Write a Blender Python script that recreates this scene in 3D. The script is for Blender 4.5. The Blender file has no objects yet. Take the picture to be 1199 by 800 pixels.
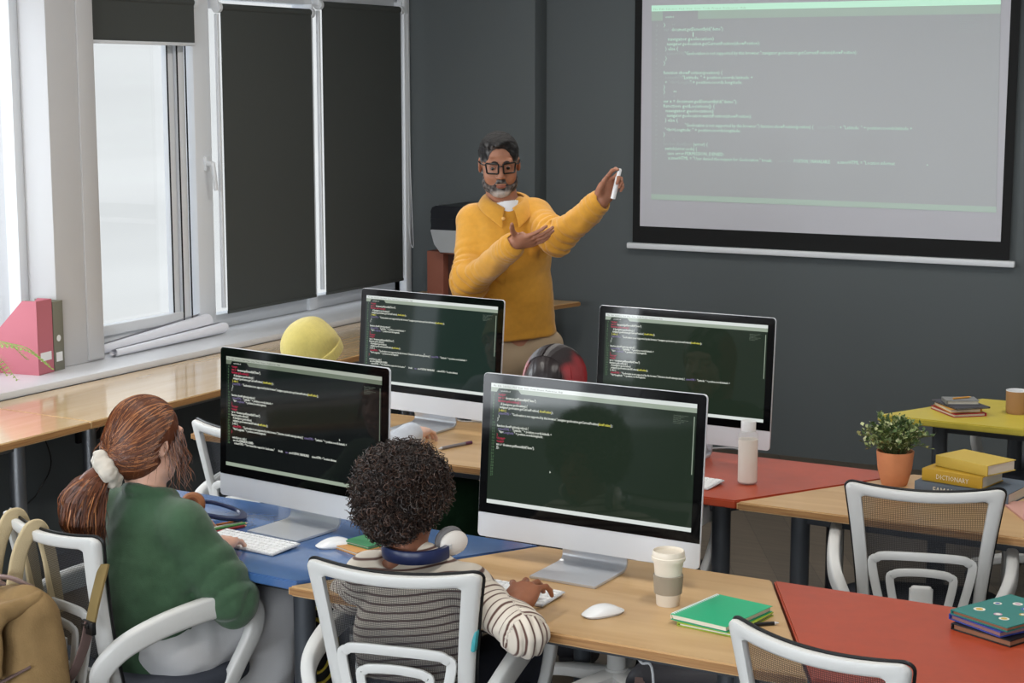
import bpy, bmesh, math, random
import numpy as np
from mathutils import Vector, Matrix, Euler, Quaternion

random.seed(7)
rng = np.random.default_rng(7)
SC = bpy.context.scene
COL = SC.collection
PI = math.pi
R = math.radians

# ------------------------------------------------------------------ camera
F_PX = 2000.0
CAM_H = 2.0
YAW = R(28.5)
PITCH = math.atan2(305, F_PX)
_fh = Vector((-math.sin(YAW), math.cos(YAW), 0))
_rt = _fh.cross(Vector((0, 0, 1)))
_fw = _fh * math.cos(PITCH) - Vector((0, 0, 1)) * math.sin(PITCH)
_up = _rt.cross(_fw)
EYE = Vector((0, 0, CAM_H))

def P(u, v, x=None, y=None, z=None, w=None):
    """world point seen at photo pixel (u, v) on a given world plane (or at depth w)"""
    d = _fw + _rt * ((u - 599.5) / F_PX) + _up * ((400 - v) / F_PX)
    if z is not None: return EYE + d * ((z - CAM_H) / d.z)
    if y is not None: return EYE + d * (y / d.y)
    if x is not None: return EYE + d * (x / d.x)
    return EYE + d * w

cam = bpy.data.cameras.new('camera')
cam.sensor_width = 36
cam.lens = F_PX / 1199 * 36
cam.clip_start = 0.05
camo = bpy.data.objects.new('camera', cam)
COL.objects.link(camo)
camo.matrix_world = Matrix.Translation(EYE) @ Matrix((_rt, _up, -_fw)).transposed().to_4x4()
SC.camera = camo

# ------------------------------------------------------------------ materials
def lin(c):
    return tuple(((v / 255) / 12.92 if v / 255 <= .04045 else ((v / 255 + .055) / 1.055) ** 2.4) for v in c)

MATS = {}
def mat(name, col, rough=.5, metal=0., spec=.5, bump=0., bscale=200., var=0., vscale=6., sheen=0., coat=0., emis=None, estr=1., alpha=1., stretch=None, detail=3, trans=0., ior=1.45):
    if name in MATS: return MATS[name]
    m = bpy.data.materials.new(name); m.use_nodes = True
    nt = m.node_tree; N = nt.nodes; L = nt.links
    b = N['Principled BSDF']
    c = lin(col) if max(col) > 1.001 else col
    b.inputs['Base Color'].default_value = (*c, 1)
    b.inputs['Roughness'].default_value = rough
    b.inputs['Metallic'].default_value = metal
    b.inputs['Specular IOR Level'].default_value = spec
    b.inputs['Sheen Weight'].default_value = sheen
    b.inputs['Coat Weight'].default_value = coat
    b.inputs['Coat Roughness'].default_value = .08
    b.inputs['Alpha'].default_value = alpha
    b.inputs['Transmission Weight'].default_value = trans
    b.inputs['IOR'].default_value = ior
    if emis is not None:
        e = lin(emis) if max(emis) > 1.001 else emis
        b.inputs['Emission Color'].default_value = (*e, 1)
        b.inputs['Emission Strength'].default_value = estr
    if var or bump:
        tc = N.new('ShaderNodeTexCoord'); mp = N.new('ShaderNodeMapping')
        L.new(tc.outputs['Object'], mp.inputs['Vector'])
        if stretch: mp.inputs['Scale'].default_value = stretch
        if var:
            no = N.new('ShaderNodeTexNoise'); no.inputs['Scale'].default_value = vscale; no.inputs['Detail'].default_value = detail
            L.new(mp.outputs['Vector'], no.inputs['Vector'])
            rp = N.new('ShaderNodeValToRGB')
            rp.color_ramp.elements[0].position = .3; rp.color_ramp.elements[1].position = .7
            rp.color_ramp.elements[0].color = (*[max(0, v * (1 - var)) for v in c], 1)
            rp.color_ramp.elements[1].color = (*[min(1, v * (1 + var)) for v in c], 1)
            L.new(no.outputs['Fac'], rp.inputs['Fac']); L.new(rp.outputs['Color'], b.inputs['Base Color'])
        if bump:
            n2 = N.new('ShaderNodeTexNoise'); n2.inputs['Scale'].default_value = bscale; n2.inputs['Detail'].default_value = 2
            L.new(mp.outputs['Vector'], n2.inputs['Vector'])
            bp = N.new('ShaderNodeBump'); bp.inputs['Strength'].default_value = bump; bp.inputs['Distance'].default_value = .004
            L.new(n2.outputs['Fac'], bp.inputs['Height']); L.new(bp.outputs['Normal'], b.inputs['Normal'])
    MATS[name] = m
    return m

def nodes_of(m):
    return m.node_tree.nodes, m.node_tree.links, m.node_tree.nodes['Principled BSDF']

def wood(name, c1, c2, rough=.35, scale=(1.2, 14, 14), coat=0.):
    m = mat(name, c1, rough, coat=coat); N, L, b = nodes_of(m)
    tc = N.new('ShaderNodeTexCoord'); mp = N.new('ShaderNodeMapping'); mp.inputs['Scale'].default_value = scale
    no = N.new('ShaderNodeTexNoise'); no.inputs['Scale'].default_value = 2.2; no.inputs['Detail'].default_value = 8; no.inputs['Distortion'].default_value = .6
    rp = N.new('ShaderNodeValToRGB'); e = rp.color_ramp.elements
    e[0].position = .3; e[1].position = .72; e[0].color = (*lin(c2), 1); e[1].color = (*lin(c1), 1)
    L.new(tc.outputs['Object'], mp.inputs['Vector']); L.new(mp.outputs['Vector'], no.inputs['Vector'])
    L.new(no.outputs['Fac'], rp.inputs['Fac']); L.new(rp.outputs['Color'], b.inputs['Base Color'])
    return m

# ------------------------------------------------------------------ object helpers
def prop(o, label=None, cat=None, group=None, kind=None):
    if label: o['label'] = label
    if cat: o['category'] = cat
    if group: o['group'] = group
    if kind: o['kind'] = kind
    return o

def thing(name, label, cat, loc=(0, 0, 0), rz=0., group=None):
    o = bpy.data.objects.new(name, None); COL.objects.link(o)
    o.empty_display_size = .05
    o.location = loc; o.rotation_euler = (0, 0, rz)
    return prop(o, label, cat, group)

def dup(root, loc=None, rz=None, label=None, group=None):
    def cp(o, par):
        c = o.copy(); COL.objects.link(c)
        if par is not None: c.parent = par
        for ch in list(o.children): cp(ch, c)
        return c
    r = cp(root, None)
    if loc is not None: r.location = loc
    if rz is not None: r.rotation_euler = (0, 0, rz)
    if label: r['label'] = label
    if group: r['group'] = group
    return r

class MB:
    """collects geometry for ONE mesh object"""
    def __init__(s): s.v = []; s.f = []; s.mi = []; s.cur = 0
    def add(s, vs, fs):
        b = len(s.v); s.v.extend([tuple(v) for v in vs]); s.f.extend([tuple(i + b for i in f) for f in fs]); s.mi.extend([s.cur] * len(fs))
    def bm(s, bm, M=None):
        bm.verts.index_update()
        s.add([(M @ v.co) if M else v.co for v in bm.verts], [[v.index for v in f.verts] for f in bm.faces]); bm.free()
    def box(s, c, size, rz=0., bev=0., seg=2, rx=0., ry=0.):
        bm = bmesh.new(); bmesh.ops.create_cube(bm, size=1)
        bmesh.ops.scale(bm, vec=size, verts=bm.verts)
        if bev: bmesh.ops.bevel(bm, geom=bm.edges[:] , offset=bev, segments=seg, affect='EDGES', profile=.5)
        s.bm(bm, Matrix.Translation(c) @ Euler((rx, ry, rz)).to_matrix().to_4x4()); return s
    def prism(s, poly, z0, z1, bev=0., seg=2, M=None):
        bm = bmesh.new(); vs = [bm.verts.new((p[0], p[1], z0)) for p in poly]
        f = bm.faces.new(vs); r = bmesh.ops.extrude_face_region(bm, geom=[f])
        bmesh.ops.translate(bm, vec=(0, 0, z1 - z0), verts=[g for g in r['geom'] if isinstance(g, bmesh.types.BMVert)])
        bmesh.ops.recalc_face_normals(bm, faces=bm.faces)
        if bev: bmesh.ops.bevel(bm, geom=[e for e in bm.edges if abs(e.verts[0].co.z - e.verts[1].co.z) < 1e-6], offset=bev, segments=seg, affect='EDGES')
        s.bm(bm, M); return s
    def cyl(s, a, b, r, r2=None, n=20, caps=True):
        s.tube([a, b], [r, r if r2 is None else r2], n, caps); return s
    def tube(s, pts, rad, n=10, caps=True, closed=False, flat=None, up=None):
        """round (or flat = (wide, thick) factors) section swept along pts"""
        pts = [Vector(p) for p in pts]; k = len(pts)
        if not hasattr(rad, '__len__'): rad = [rad] * k
        T = []
        for i in range(k):
            a = pts[(i - 1) % k] if closed or i > 0 else pts[i]
            b = pts[(i + 1) % k] if closed or i < k - 1 else pts[i]
            t = (b - a); T.append(t.normalized() if t.length > 1e-9 else Vector((0, 0, 1)))
        nrm = Vector(up) if up else (Vector((0, 0, 1)) if abs(T[0].z) < .9 else Vector((1, 0, 0)))
        vs = []
        for i in range(k):
            if up: nrm = Vector(up)
            nn = nrm - T[i] * nrm.dot(T[i])
            nn = nn.normalized() if nn.length > 1e-6 else T[i].orthogonal().normalized()
            bn = T[i].cross(nn); nrm = nn
            for j in range(n):
                a = 2 * PI * j / n; ca, sa = math.cos(a), math.sin(a)
                if flat:
                    pw = .45
                    ca = math.copysign(abs(ca) ** pw, ca) * flat[1]; sa = math.copysign(abs(sa) ** pw, sa) * flat[0]
                vs.append(pts[i] + (nn * ca + bn * sa) * rad[i])
        fs = []
        for i in range(k if closed else k - 1):
            i2 = (i + 1) % k
            for j in range(n):
                j2 = (j + 1) % n
                fs.append((i * n + j, i * n + j2, i2 * n + j2, i2 * n + j))
        if caps and not closed:
            fs.append(tuple(range(n - 1, -1, -1))); fs.append(tuple((k - 1) * n + j for j in range(n)))
        s.add(vs, fs); return s
    def lathe(s, prof, n=32, c=(0, 0, 0), sx=1., sy=1.):
        """profile of (r, z); r=0 at the ends closes it"""
        vs = []; fs = []
        for r, z in prof:
            for j in range(n):
                a = 2 * PI * j / n; vs.append((c[0] + r * math.cos(a) * sx, c[1] + r * math.sin(a) * sy, c[2] + z))
        for i in range(len(prof) - 1):
            for j in range(n):
                j2 = (j + 1) % n; fs.append((i * n + j, i * n + j2, (i + 1) * n + j2, (i + 1) * n + j))
        if prof[0][0] > 0: pass
        s.add(vs, fs); return s
    def disc(s, c, r, n=24, nz=1):
        vs = [(c[0] + r * math.cos(2 * PI * j / n), c[1] + r * math.sin(2 * PI * j / n), c[2]) for j in range(n)]
        s.add(vs, [tuple(range(n)) if nz > 0 else tuple(range(n - 1, -1, -1))]); return s
    def sph(s, c, r, n=16, m=10, M=None):
        bm = bmesh.new(); bmesh.ops.create_uvsphere(bm, u_segments=n, v_segments=m, radius=1)
        rr = (r, r, r) if not hasattr(r, '__len__') else r
        X = Matrix.Translation(c) @ (M.to_4x4() if M else Matrix()) @ Matrix.Diagonal((*rr, 1))
        s.bm(bm, X); return s
    def grid(s, fn, nu, nv, flip=False):
        vs = [fn(i / nu, j / nv) for j in range(nv + 1) for i in range(nu + 1)]
        fs = []
        for j in range(nv):
            for i in range(nu):
                a = j * (nu + 1) + i; q = (a, a + 1, a + nu + 2, a + nu + 1)
                fs.append(q[::-1] if flip else q)
        s.add(vs, fs); return s
    def xf(s, M):
        s.v = [tuple(M @ Vector(v)) for v in s.v]; return s
    def build(s, name, mats, parent=None, sharp=35, mods=None, loc=None, weld=False):
        me = bpy.data.meshes.new(name); me.from_pydata(s.v, [], s.f)
        mats = mats if isinstance(mats, (list, tuple)) else [mats]
        for m in mats: me.materials.append(m)
        if len(mats) > 1: me.polygons.foreach_set('material_index', s.mi)
        if weld:
            bm = bmesh.new(); bm.from_mesh(me); bmesh.ops.remove_doubles(bm, verts=bm.verts, dist=1e-5); bmesh.ops.recalc_face_normals(bm, faces=bm.faces); bm.to_mesh(me); bm.free()
        me.update()
        if sharp is not None:
            me.polygons.foreach_set('use_smooth', [True] * len(me.polygons))
            me.set_sharp_from_angle(angle=R(sharp))
        o = bpy.data.objects.new(name, me); COL.objects.link(o)
        if parent is not None: o.parent = parent
        if loc is not None: o.location = loc
        return o

def smooth_path(pts, n=8, closed=False):
    pts = [Vector(p) for p in pts]; k = len(pts); out = []
    for i in range(k if closed else k - 1):
        p0 = pts[(i - 1) % k] if closed or i > 0 else pts[0] * 2 - pts[1]
        p1 = pts[i]; p2 = pts[(i + 1) % k]
        p3 = pts[(i + 2) % k] if closed or i + 2 < k else p2 * 2 - p1
        for j in range(n):
            t = j / n; t2 = t * t; t3 = t2 * t
            out.append(.5 * (2 * p1 + (p2 - p0) * t + (2 * p0 - 5 * p1 + 4 * p2 - p3) * t2 + (3 * p1 - p0 - 3 * p2 + p3) * t3))
    if not closed: out.append(pts[-1])
    return out

_txt = {}
def text_tris(s, bold=False):
    """(verts, faces, width) of a one line string at size 1, lying in XY"""
    if s in _txt: return _txt[s]
    cu = bpy.data.curves.new('tmp_text', 'FONT'); cu.body = s; cu.resolution_u = 1; cu.size = 1
    o = bpy.data.objects.new('tmp_text', cu); COL.objects.link(o)
    dg = bpy.context.evaluated_depsgraph_get(); dg.update()
    me = bpy.data.meshes.new_from_object(o.evaluated_get(dg))
    vs = [tuple(v.co) for v in me.vertices]; fs = [tuple(p.vertices) for p in me.polygons]
    bpy.data.objects.remove(o); bpy.data.curves.remove(cu); bpy.data.meshes.remove(me)
    w = max([v[0] for v in vs], default=1)
    _txt[s] = (vs, fs, w); return _txt[s]
def put_text(mb, s, O, X, Y, width, height):
    """text with its baseline start at O, X / Y unit vectors, given width and cap height"""
    vs, fs, w = text_tris(s)
    if not vs: return
    O, X, Y = Vector(O), Vector(X), Vector(Y)
    mb.add([O + X * (v[0] / w * width) + Y * (v[1] / .73 * height) for v in vs], fs)

# ------------------------------------------------------------------ implicit surfaces (bodies, clothes, hair)
class Sdf:
    def __init__(s): s.p = []
    def _add(s, fn, lo, hi, k, op): s.p.append((fn, np.array(lo, float), np.array(hi, float), k, op)); return s
    def cap(s, a, b, ra, rb=None, k=.02, op='add', flat=None):
        """tapered capsule; flat=(normal, factor) squeezes it along a direction"""
        a = np.array(a, float); b = np.array(b, float); rb = ra if rb is None else rb
        ab = b - a; L2 = max(ab @ ab, 1e-12)
        if flat: nv = np.array(flat[0], float); nv /= np.linalg.norm(nv); sc = flat[1]
        def fn(p):
            q = p - a; t = np.clip(q @ ab / L2, 0, 1); q = q - t[:, None] * ab
            if flat:
                dn = q @ nv; q2 = (q * q).sum(1) - dn * dn
                return (np.sqrt(np.maximum(q2, 0) + (dn / sc) ** 2) - (ra + (rb - ra) * t)) * min(1, sc ** .5)
            return np.sqrt((q * q).sum(1)) - (ra + (rb - ra) * t)
        r = max(ra, rb) * (max(1, flat[1]) if flat else 1)
        return s._add(fn, np.minimum(a, b) - r, np.maximum(a, b) + r, k, op)
    def chain(s, pts, rad, k=.02, op='add', flat=None):
        for i in range(len(pts) - 1): s.cap(pts[i], pts[i + 1], rad[i], rad[i + 1], k, op, flat)
        return s
    def ell(s, c, r, rot=None, k=.02, op='add'):
        c = np.array(c, float); r = np.array(r if hasattr(r, '__len__') else (r, r, r), float)
        M = np.array(rot.to_3x3() if rot is not None else Matrix.Identity(3))
        def fn(p):
            q = (p - c) @ M
            k0 = np.sqrt(((q / r) ** 2).sum(1)); k1 = np.sqrt(((q / r ** 2) ** 2).sum(1))
            return k0 * (k0 - 1) / np.maximum(k1, 1e-9)
        m = r.max(); return s._add(fn, c - m, c + m, k, op)
    def box(s, c, h, rot=None, rad=.01, k=.01, op='add'):
        c = np.array(c, float); h = np.array(h, float)
        M = np.array(rot.to_3x3() if rot is not None else Matrix.Identity(3))
        def fn(p):
            q = np.abs((p - c) @ M) - (h - rad)
            return np.sqrt((np.maximum(q, 0) ** 2).sum(1)) + np.minimum(q.max(1), 0) - rad
        m = np.linalg.norm(h); return s._add(fn, c - m, c + m, k, op)
    def half(s, c, n, k=.004, op='sub'):
        """removes everything on the side n points to"""
        c = np.array(c, float); n = np.array(n, float); n /= np.linalg.norm(n)
        return s._add(lambda p: -((p - c) @ n), (-1e3,) * 3, (1e3,) * 3, k, op)
    def ev(s, p, full=False, mar=.06):
        d = np.full(len(p), 1e3)
        for fn, lo, hi, k, op in s.p:
            if full: m = slice(None)
            else:
                m = np.nonzero(((p > lo - mar - k) & (p < hi + mar + k)).all(1))[0]
                if len(m) == 0: continue
            b = fn(p[m]); a = d[m]
            if op == 'add':
                h = np.clip(.5 + .5 * (a - b) / k, 0, 1)
                r = np.where(np.abs(a - b) >= k, np.minimum(a, b), a * (1 - h) + b * h - k * h * (1 - h))
            else:
                b = -b; h = np.clip(.5 - .5 * (b - a) / k, 0, 1)
                r = b * (1 - h) + a * h + k * h * (1 - h)
                r = np.where(np.abs(a - b) >= k, np.maximum(a, b), r)
            d[m] = r
        return d
    def mesh(s, vox, disp=None, B=8):
        ad = [q for q in s.p if q[4] == 'add']
        lo = np.min([q[1] for q in ad], 0) - 3 * vox - .02; hi = np.max([q[2] for q in ad], 0) + 3 * vox + .02
        nb = np.ceil((hi - lo) / (vox * B)).astype(int)
        bi = np.stack(np.meshgrid(*[np.arange(n) for n in nb], indexing='ij'), -1).reshape(-1, 3)
        cen = lo + (bi + .5) * vox * B
        dc = s.ev(cen, full=True)
        act = bi[np.abs(dc) < vox * B * 1.15 + .012]
        lat = np.stack(np.meshgrid(*[np.arange(B + 1)] * 3, indexing='ij'), -1).reshape(-1, 3)
        D = nb * B + 2
        key = lambda c: (c[..., 0] * D[1] + c[..., 1]) * D[2] + c[..., 2]
        VK, VP, E = [], [], []
        for c0 in range(0, len(act), 600):
            ab = act[c0:c0 + 600]; gi = ab[:, None, :] * B + lat[None]
            pts = (lo + gi * vox).reshape(-1, 3)
            v = s.ev(pts, mar=vox * B * 1.2 + .02)
            if disp is not None: v = v + disp(pts)
            v = v.reshape(len(ab), B + 1, B + 1, B + 1)
            S = v < 0
            # cell vertices
            acc = np.zeros((len(ab), B, B, B, 3)); cnt = np.zeros((len(ab), B, B, B))
            for ax in range(3):
                o1, o2 = [(1, 2), (0, 2), (0, 1)][ax]
                for e1 in (0, 1):
                    for e2 in (0, 1):
                        sl = [slice(0, B)] * 3; sl[o1] = slice(e1, B + e1); sl[o2] = slice(e2, B + e2)
                        sh = list(sl); sh[ax] = slice(1, B + 1)
                        a = v[(slice(None), *sl)]; b = v[(slice(None), *sh)]
                        cr = (a < 0) != (b < 0)
                        t = np.where(cr, a / np.where(cr, a - b, 1), 0)
                        off = np.zeros((*a.shape, 3)); off[..., ax] = t; off[..., o1] = e1; off[..., o2] = e2
                        acc += off * cr[..., None]; cnt += cr
            has = cnt > 0
            idx = np.argwhere(has)
            g = ab[idx[:, 0]] * B + idx[:, 1:]
            VK.append(key(g)); VP.append(lo + (g + acc[has] / cnt[has][:, None]) * vox)
            for ax in range(3):
                o1, o2 = [(1, 2), (2, 0), (0, 1)][ax]
                sl = [slice(0, B)] * 3; sh = list(sl); sh[ax] = slice(1, B + 1)
                a = S[(slice(None), *sl)]; b = S[(slice(None), *sh)]
                ij = np.argwhere(a != b)
                if len(ij) == 0: continue
                g = ab[ij[:, 0]] * B + ij[:, 1:]; inside = a[tuple(ij.T)]
                d1 = np.zeros(3, int); d1[o1] = 1; d2 = np.zeros(3, int); d2[o2] = 1
                q = np.stack([key(g - d1 - d2), key(g - d2), key(g), key(g - d1)], 1)
                q[~inside] = q[~inside][:, ::-1]
                E.append(q)
        VK = np.concatenate(VK); VP = np.concatenate(VP); E = np.concatenate(E)
        o = np.argsort(VK); VK = VK[o]; VP = VP[o]
        VKu, first = np.unique(VK, return_index=True); VP = VP[first]
        j = np.clip(np.searchsorted(VKu, E), 0, len(VKu) - 1)
        ok = (VKu[j] == E).all(1); j = j[ok]
        return VP, j
    def build(s, name, m, parent=None, vox=.005, disp=None, attrs=None, smooth=0):
        vp, q = s.mesh(vox, disp)
        if smooth:
            a = np.concatenate([q[:, [0, 1]], q[:, [1, 2]], q[:, [2, 3]], q[:, [3, 0]]])
            for _ in range(smooth):
                acc = np.zeros_like(vp); c = np.zeros(len(vp))
                np.add.at(acc, a[:, 0], vp[a[:, 1]]); np.add.at(c, a[:, 0], 1)
                np.add.at(acc, a[:, 1], vp[a[:, 0]]); np.add.at(c, a[:, 1], 1)
                vp = .5 * vp + .5 * acc / np.maximum(c, 1)[:, None]
        return np_mesh(name, vp, q, m, parent, attrs)

def np_mesh(name, vp, q, m, parent=None, attrs=None):
    me = bpy.data.meshes.new(name)
    me.from_pydata(vp.tolist(), [], q.tolist())
    for mm in (m if isinstance(m, (list, tuple)) else [m]): me.materials.append(mm)
    me.polygons.foreach_set('use_smooth', [True] * len(me.polygons))
    for k, fn in (attrs or {}).items():
        at = me.attributes.new(k, 'FLOAT', 'POINT'); at.data.foreach_set('value', np.asarray(fn(vp), dtype=np.float32))
    o = bpy.data.objects.new(name, me); COL.objects.link(o)
    if parent is not None: o.parent = parent
    return o

def wob(p, f, seed=0):
    """cheap smooth noise in about -1..1"""
    s = seed * 1.7
    x, y, z = p[:, 0] * f, p[:, 1] * f, p[:, 2] * f
    return (np.sin(x * 1.3 + 2.1 * np.sin(y * .9 + s) + s) + np.sin(y * 1.1 + 1.7 * np.sin(z * 1.2 + s * 2) + 1.3 * s) + np.sin(z * 1.4 + 1.9 * np.sin(x * .8 - s) - s)) / 3
def sm(x, a, b):
    t = np.clip((x - a) / (b - a), 0, 1); return t * t * (3 - 2 * t)
# ================================================================== SETTING
XW = -5.36           # inner face of the window frames
YW = 8.64            # screen wall
CEIL = 3.15
XR, YB = 3.6, -3.2
M_wall = mat('dark_grey_paint', (88, 94, 96), .72, bump=.05, bscale=90)
M_white = mat('white_window_frame', (225, 228, 232), .35)
M_ceil = mat('ceiling_white', (215, 215, 212), .8)
M_blind = mat('charcoal_blind_fabric', (70, 73, 71), .85, bump=.12, bscale=600)
M_black = mat('black_plastic', (14, 14, 16), .4)
M_steel = mat('brushed_steel', (150, 153, 158), .35, metal=.9)
M_pillar = mat('white_pillar_paint', (194, 193, 194), .6)

def structure(mb, name, m, **k):
    return prop(mb.build(name, m, **k), kind='structure')

# floor: brown grey laminate planks
mf = mat('laminate_floor', (104, 92, 78), .45); N, L, b = nodes_of(mf)
tc = N.new('ShaderNodeTexCoord'); mp = N.new('ShaderNodeMapping'); mp.inputs['Rotation'].default_value = (0, 0, R(62))
br = N.new('ShaderNodeTexBrick'); br.inputs['Scale'].default_value = 1; br.inputs['Brick Width'].default_value = 1.3; br.inputs['Row Height'].default_value = .17; br.inputs['Mortar Size'].default_value = .002
br.inputs['Color1'].default_value = (*lin((104, 93, 80)), 1); br.inputs['Color2'].default_value = (*lin((90, 81, 70)), 1); br.inputs['Mortar'].default_value = (*lin((74, 66, 57)), 1)
mp2 = N.new('ShaderNodeMapping'); mp2.inputs['Rotation'].default_value = (0, 0, R(62)); mp2.inputs['Scale'].default_value = (1.5, 16, 1)
no = N.new('ShaderNodeTexNoise'); no.inputs['Scale'].default_value = 2.5; no.inputs['Detail'].default_value = 7
rp = N.new('ShaderNodeValToRGB'); rp.color_ramp.elements[0].position = .3; rp.color_ramp.elements[0].color = (.7, .7, .7, 1); rp.color_ramp.elements[1].position = .7
mx = N.new('ShaderNodeMix'); mx.data_type = 'RGBA'; mx.blend_type = 'MULTIPLY'; mx.inputs[0].default_value = 1
L.new(tc.outputs['Object'], mp.inputs['Vector']); L.new(mp.outputs['Vector'], br.inputs['Vector'])
L.new(tc.outputs['Object'], mp2.inputs['Vector']); L.new(mp2.outputs['Vector'], no.inputs['Vector']); L.new(no.outputs['Fac'], rp.inputs['Fac'])
L.new(br.outputs['Color'], mx.inputs[6]); L.new(rp.outputs['Color'], mx.inputs[7]); L.new(mx.outputs[2], b.inputs['Base Color'])
structure(MB().box(((XR - 5.6) / 2, (YW + YB) / 2, -.05), (XR + 5.6, YW - YB + .4, .1)), 'floor', mf)
structure(MB().box(((XR - 5.6) / 2, (YW + YB) / 2, CEIL + .05), (XR + 5.6, YW - YB + .4, .1)), 'ceiling', M_ceil)
structure(MB().box(((XR - 5.4) / 2, YW + .1, CEIL / 2), (XR + 5.8, .2, CEIL)), 'wall_front', M_wall)
structure(MB().box((-5.0, (8.5 + YW) / 2 + .02, CEIL / 2), (1.06, YW - 8.5 + .04, CEIL), bev=.004), 'wall_front_column', M_wall)
# right wall plain, back wall with a tall window opening
M_side = mat('pale_side_paint', (196, 196, 194), .8)
structure(MB().box((XR + .1, (YW + YB) / 2, CEIL / 2), (.2, YW - YB + .4, CEIL)), 'wall_right', M_side)
wb = MB()
wb.box(((XR - 5.4) / 2, YB - .1, .4), (XR + 5.8, .2, .8)); wb.box(((XR - 5.4) / 2, YB - .1, 2.9), (XR + 5.8, .2, .5))
for x0, x1 in ((-5.7, -4.4), (-1.7, -.9), (2.0, 3.8)): wb.box(((x0 + x1) / 2, YB - .1, 1.72), (x1 - x0, .2, 1.86))
structure(wb, 'wall_back', M_side)

# window wall: low wall under the sill, strip above, pillars between bays
SILL = .77
BAYS = [(5.76, 8.47), (3.52, 5.47), (.5, 3.22), (-2.6, .2)]     # openings along y
wl = MB()
wl.box((-5.32, (YW + YB) / 2, (SILL - .03) / 2), (.5, YW - YB, SILL - .03))
wl.box((-5.46, (YW + YB) / 2, 3.03), (.2, YW - YB, .3))
structure(wl, 'wall_left', M_wall)
wp = MB()
for a, bb in ((5.47, 5.76), (3.22, 3.52), (.2, .5), (-3.2, -2.6)):
    wp.box((-5.38, (a + bb) / 2 , (SILL + CEIL) / 2), (.36, bb - a - .0, CEIL - SILL), bev=.006)
structure(wp, 'wall_left_pillars', M_pillar)
# narrow reveal strip of the visible pillar
structure(MB().box((-5.196, 5.70, (SILL + CEIL) / 2), (.012, .10, CEIL - SILL - .02), bev=.003), 'trim_1', M_pillar)
M_sill = mat('white_sill', (226, 228, 232), .28)
structure(MB().box((-5.19, (YW + YB) / 2 - .07, SILL - .015), (.42, YW - YB - .14, .03), bev=.004), 'trim_2', M_sill)

structure(MB().box((-5.30, 8.455, (SILL + 2.47) / 2), (.05, .06, 2.47 - SILL), bev=.006), 'trim_3', M_white)
mg = bpy.data.materials.new('window_glass'); mg.use_nodes = True
N = mg.node_tree.nodes; L = mg.node_tree.links; N.remove(N['Principled BSDF'])
tr = N.new('ShaderNodeBsdfTransparent'); gl = N.new('ShaderNodeBsdfGlossy'); gl.inputs['Roughness'].default_value = .02
ms = N.new('ShaderNodeMixShader'); ms.inputs[0].default_value = .05
L.new(tr.outputs[0], ms.inputs[1]); L.new(gl.outputs[0], ms.inputs[2]); L.new(ms.outputs[0], N['Material Output'].inputs['Surface'])

TOP = 2.88; RAIL = 2.40
def window(n, y0, y1, muls, sash=None):
    fr_ = MB(); w = .06
    X = XW - .03
    fr_.box((X, (y0 + y1) / 2, SILL + .035), (.07, y1 - y0, .07), bev=.004)
    fr_.box((X, (y0 + y1) / 2, TOP - .03), (.07, y1 - y0, .06), bev=.004)
    fr_.box((X + .01, (y0 + y1) / 2, RAIL + .035), (.09, y1 - y0, .075), bev=.004)
    for y in (y0 + .025, y1 - .025): fr_.box((X, y, (SILL + TOP) / 2), (.07, .05, TOP - SILL), bev=.004)
    for y, ww in muls: fr_.box((X + .012, y, (SILL + TOP) / 2), (.09, ww, TOP - SILL), bev=.008)
    o = structure(fr_, 'window_%d' % n, M_white)
    g = MB().box((X - .01, (y0 + y1) / 2, (SILL + TOP) / 2), (.006, y1 - y0 - .06, TOP - SILL - .06))
    g.build('pane', mg, o, sharp=None)
    return o, X
w1, X = window(1, 5.76, 8.47, [(6.665, .13), (7.57, .075)])
# opening sash of the uncovered light, with its dark gasket lines
s = MB()
s.box((X + .025, 6.515, 1.6), (.05, .055, 1.55), bev=.006); s.box((X + .018, 6.455, 1.6), (.035, .05, 1.55), bev=.006)
s.box((X + .025, 5.83, 1.6), (.05, .055, 1.55), bev=.006); s.box((X + .025, 6.17, .865), (.05, .64, .05), bev=.006)
s.build('sash', M_white, w1)
s = MB()
for y, d in ((6.486, .052), (6.548, .052), (6.431, .037)): s.box((X + d - .001, y, 1.6), (.004, .007, 1.53))
s.build('gasket', M_black, w1)
h = MB(); h.cyl((X + .06, 6.675, 1.60), (X + .10, 6.675, 1.60), .012); h.tube(smooth_path([(X + .10, 6.675, 1.605), (X + .108, 6.675, 1.55), (X + .105, 6.69, 1.47)]), .011)
h.box((X + .062, 6.675, 1.60), (.012, .03, .07), bev=.004)
h.build('handle', M_white, w1)
window(2, 3.52, 5.47, [(4.5, .1)])
window(3, .5, 3.22, [(2.12, .08), (1.3, .08)])
window(4, -2.6, .2, [(-1.2, .08)])
# back wall windows
for n, x0, x1 in ((5, -4.4, -1.7), (6, -.9, 2.0)):
    q = MB()
    for z in (.82, 2.62): q.box(((x0 + x1) / 2, YB - .1, z), (x1 - x0, .08, .06), bev=.004)
    for x in (x0 + .03, (x0 + x1) / 2, x1 - .03): q.box((x, YB - .1, 1.72), (.06, .08, 1.8), bev=.004)
    o = structure(q, 'window_%d' % n, M_white)
    MB().box(((x0 + x1) / 2, YB - .12, 1.72), (x1 - x0 - .06, .006, 1.8)).build('pane', mg, o, sharp=None)

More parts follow.
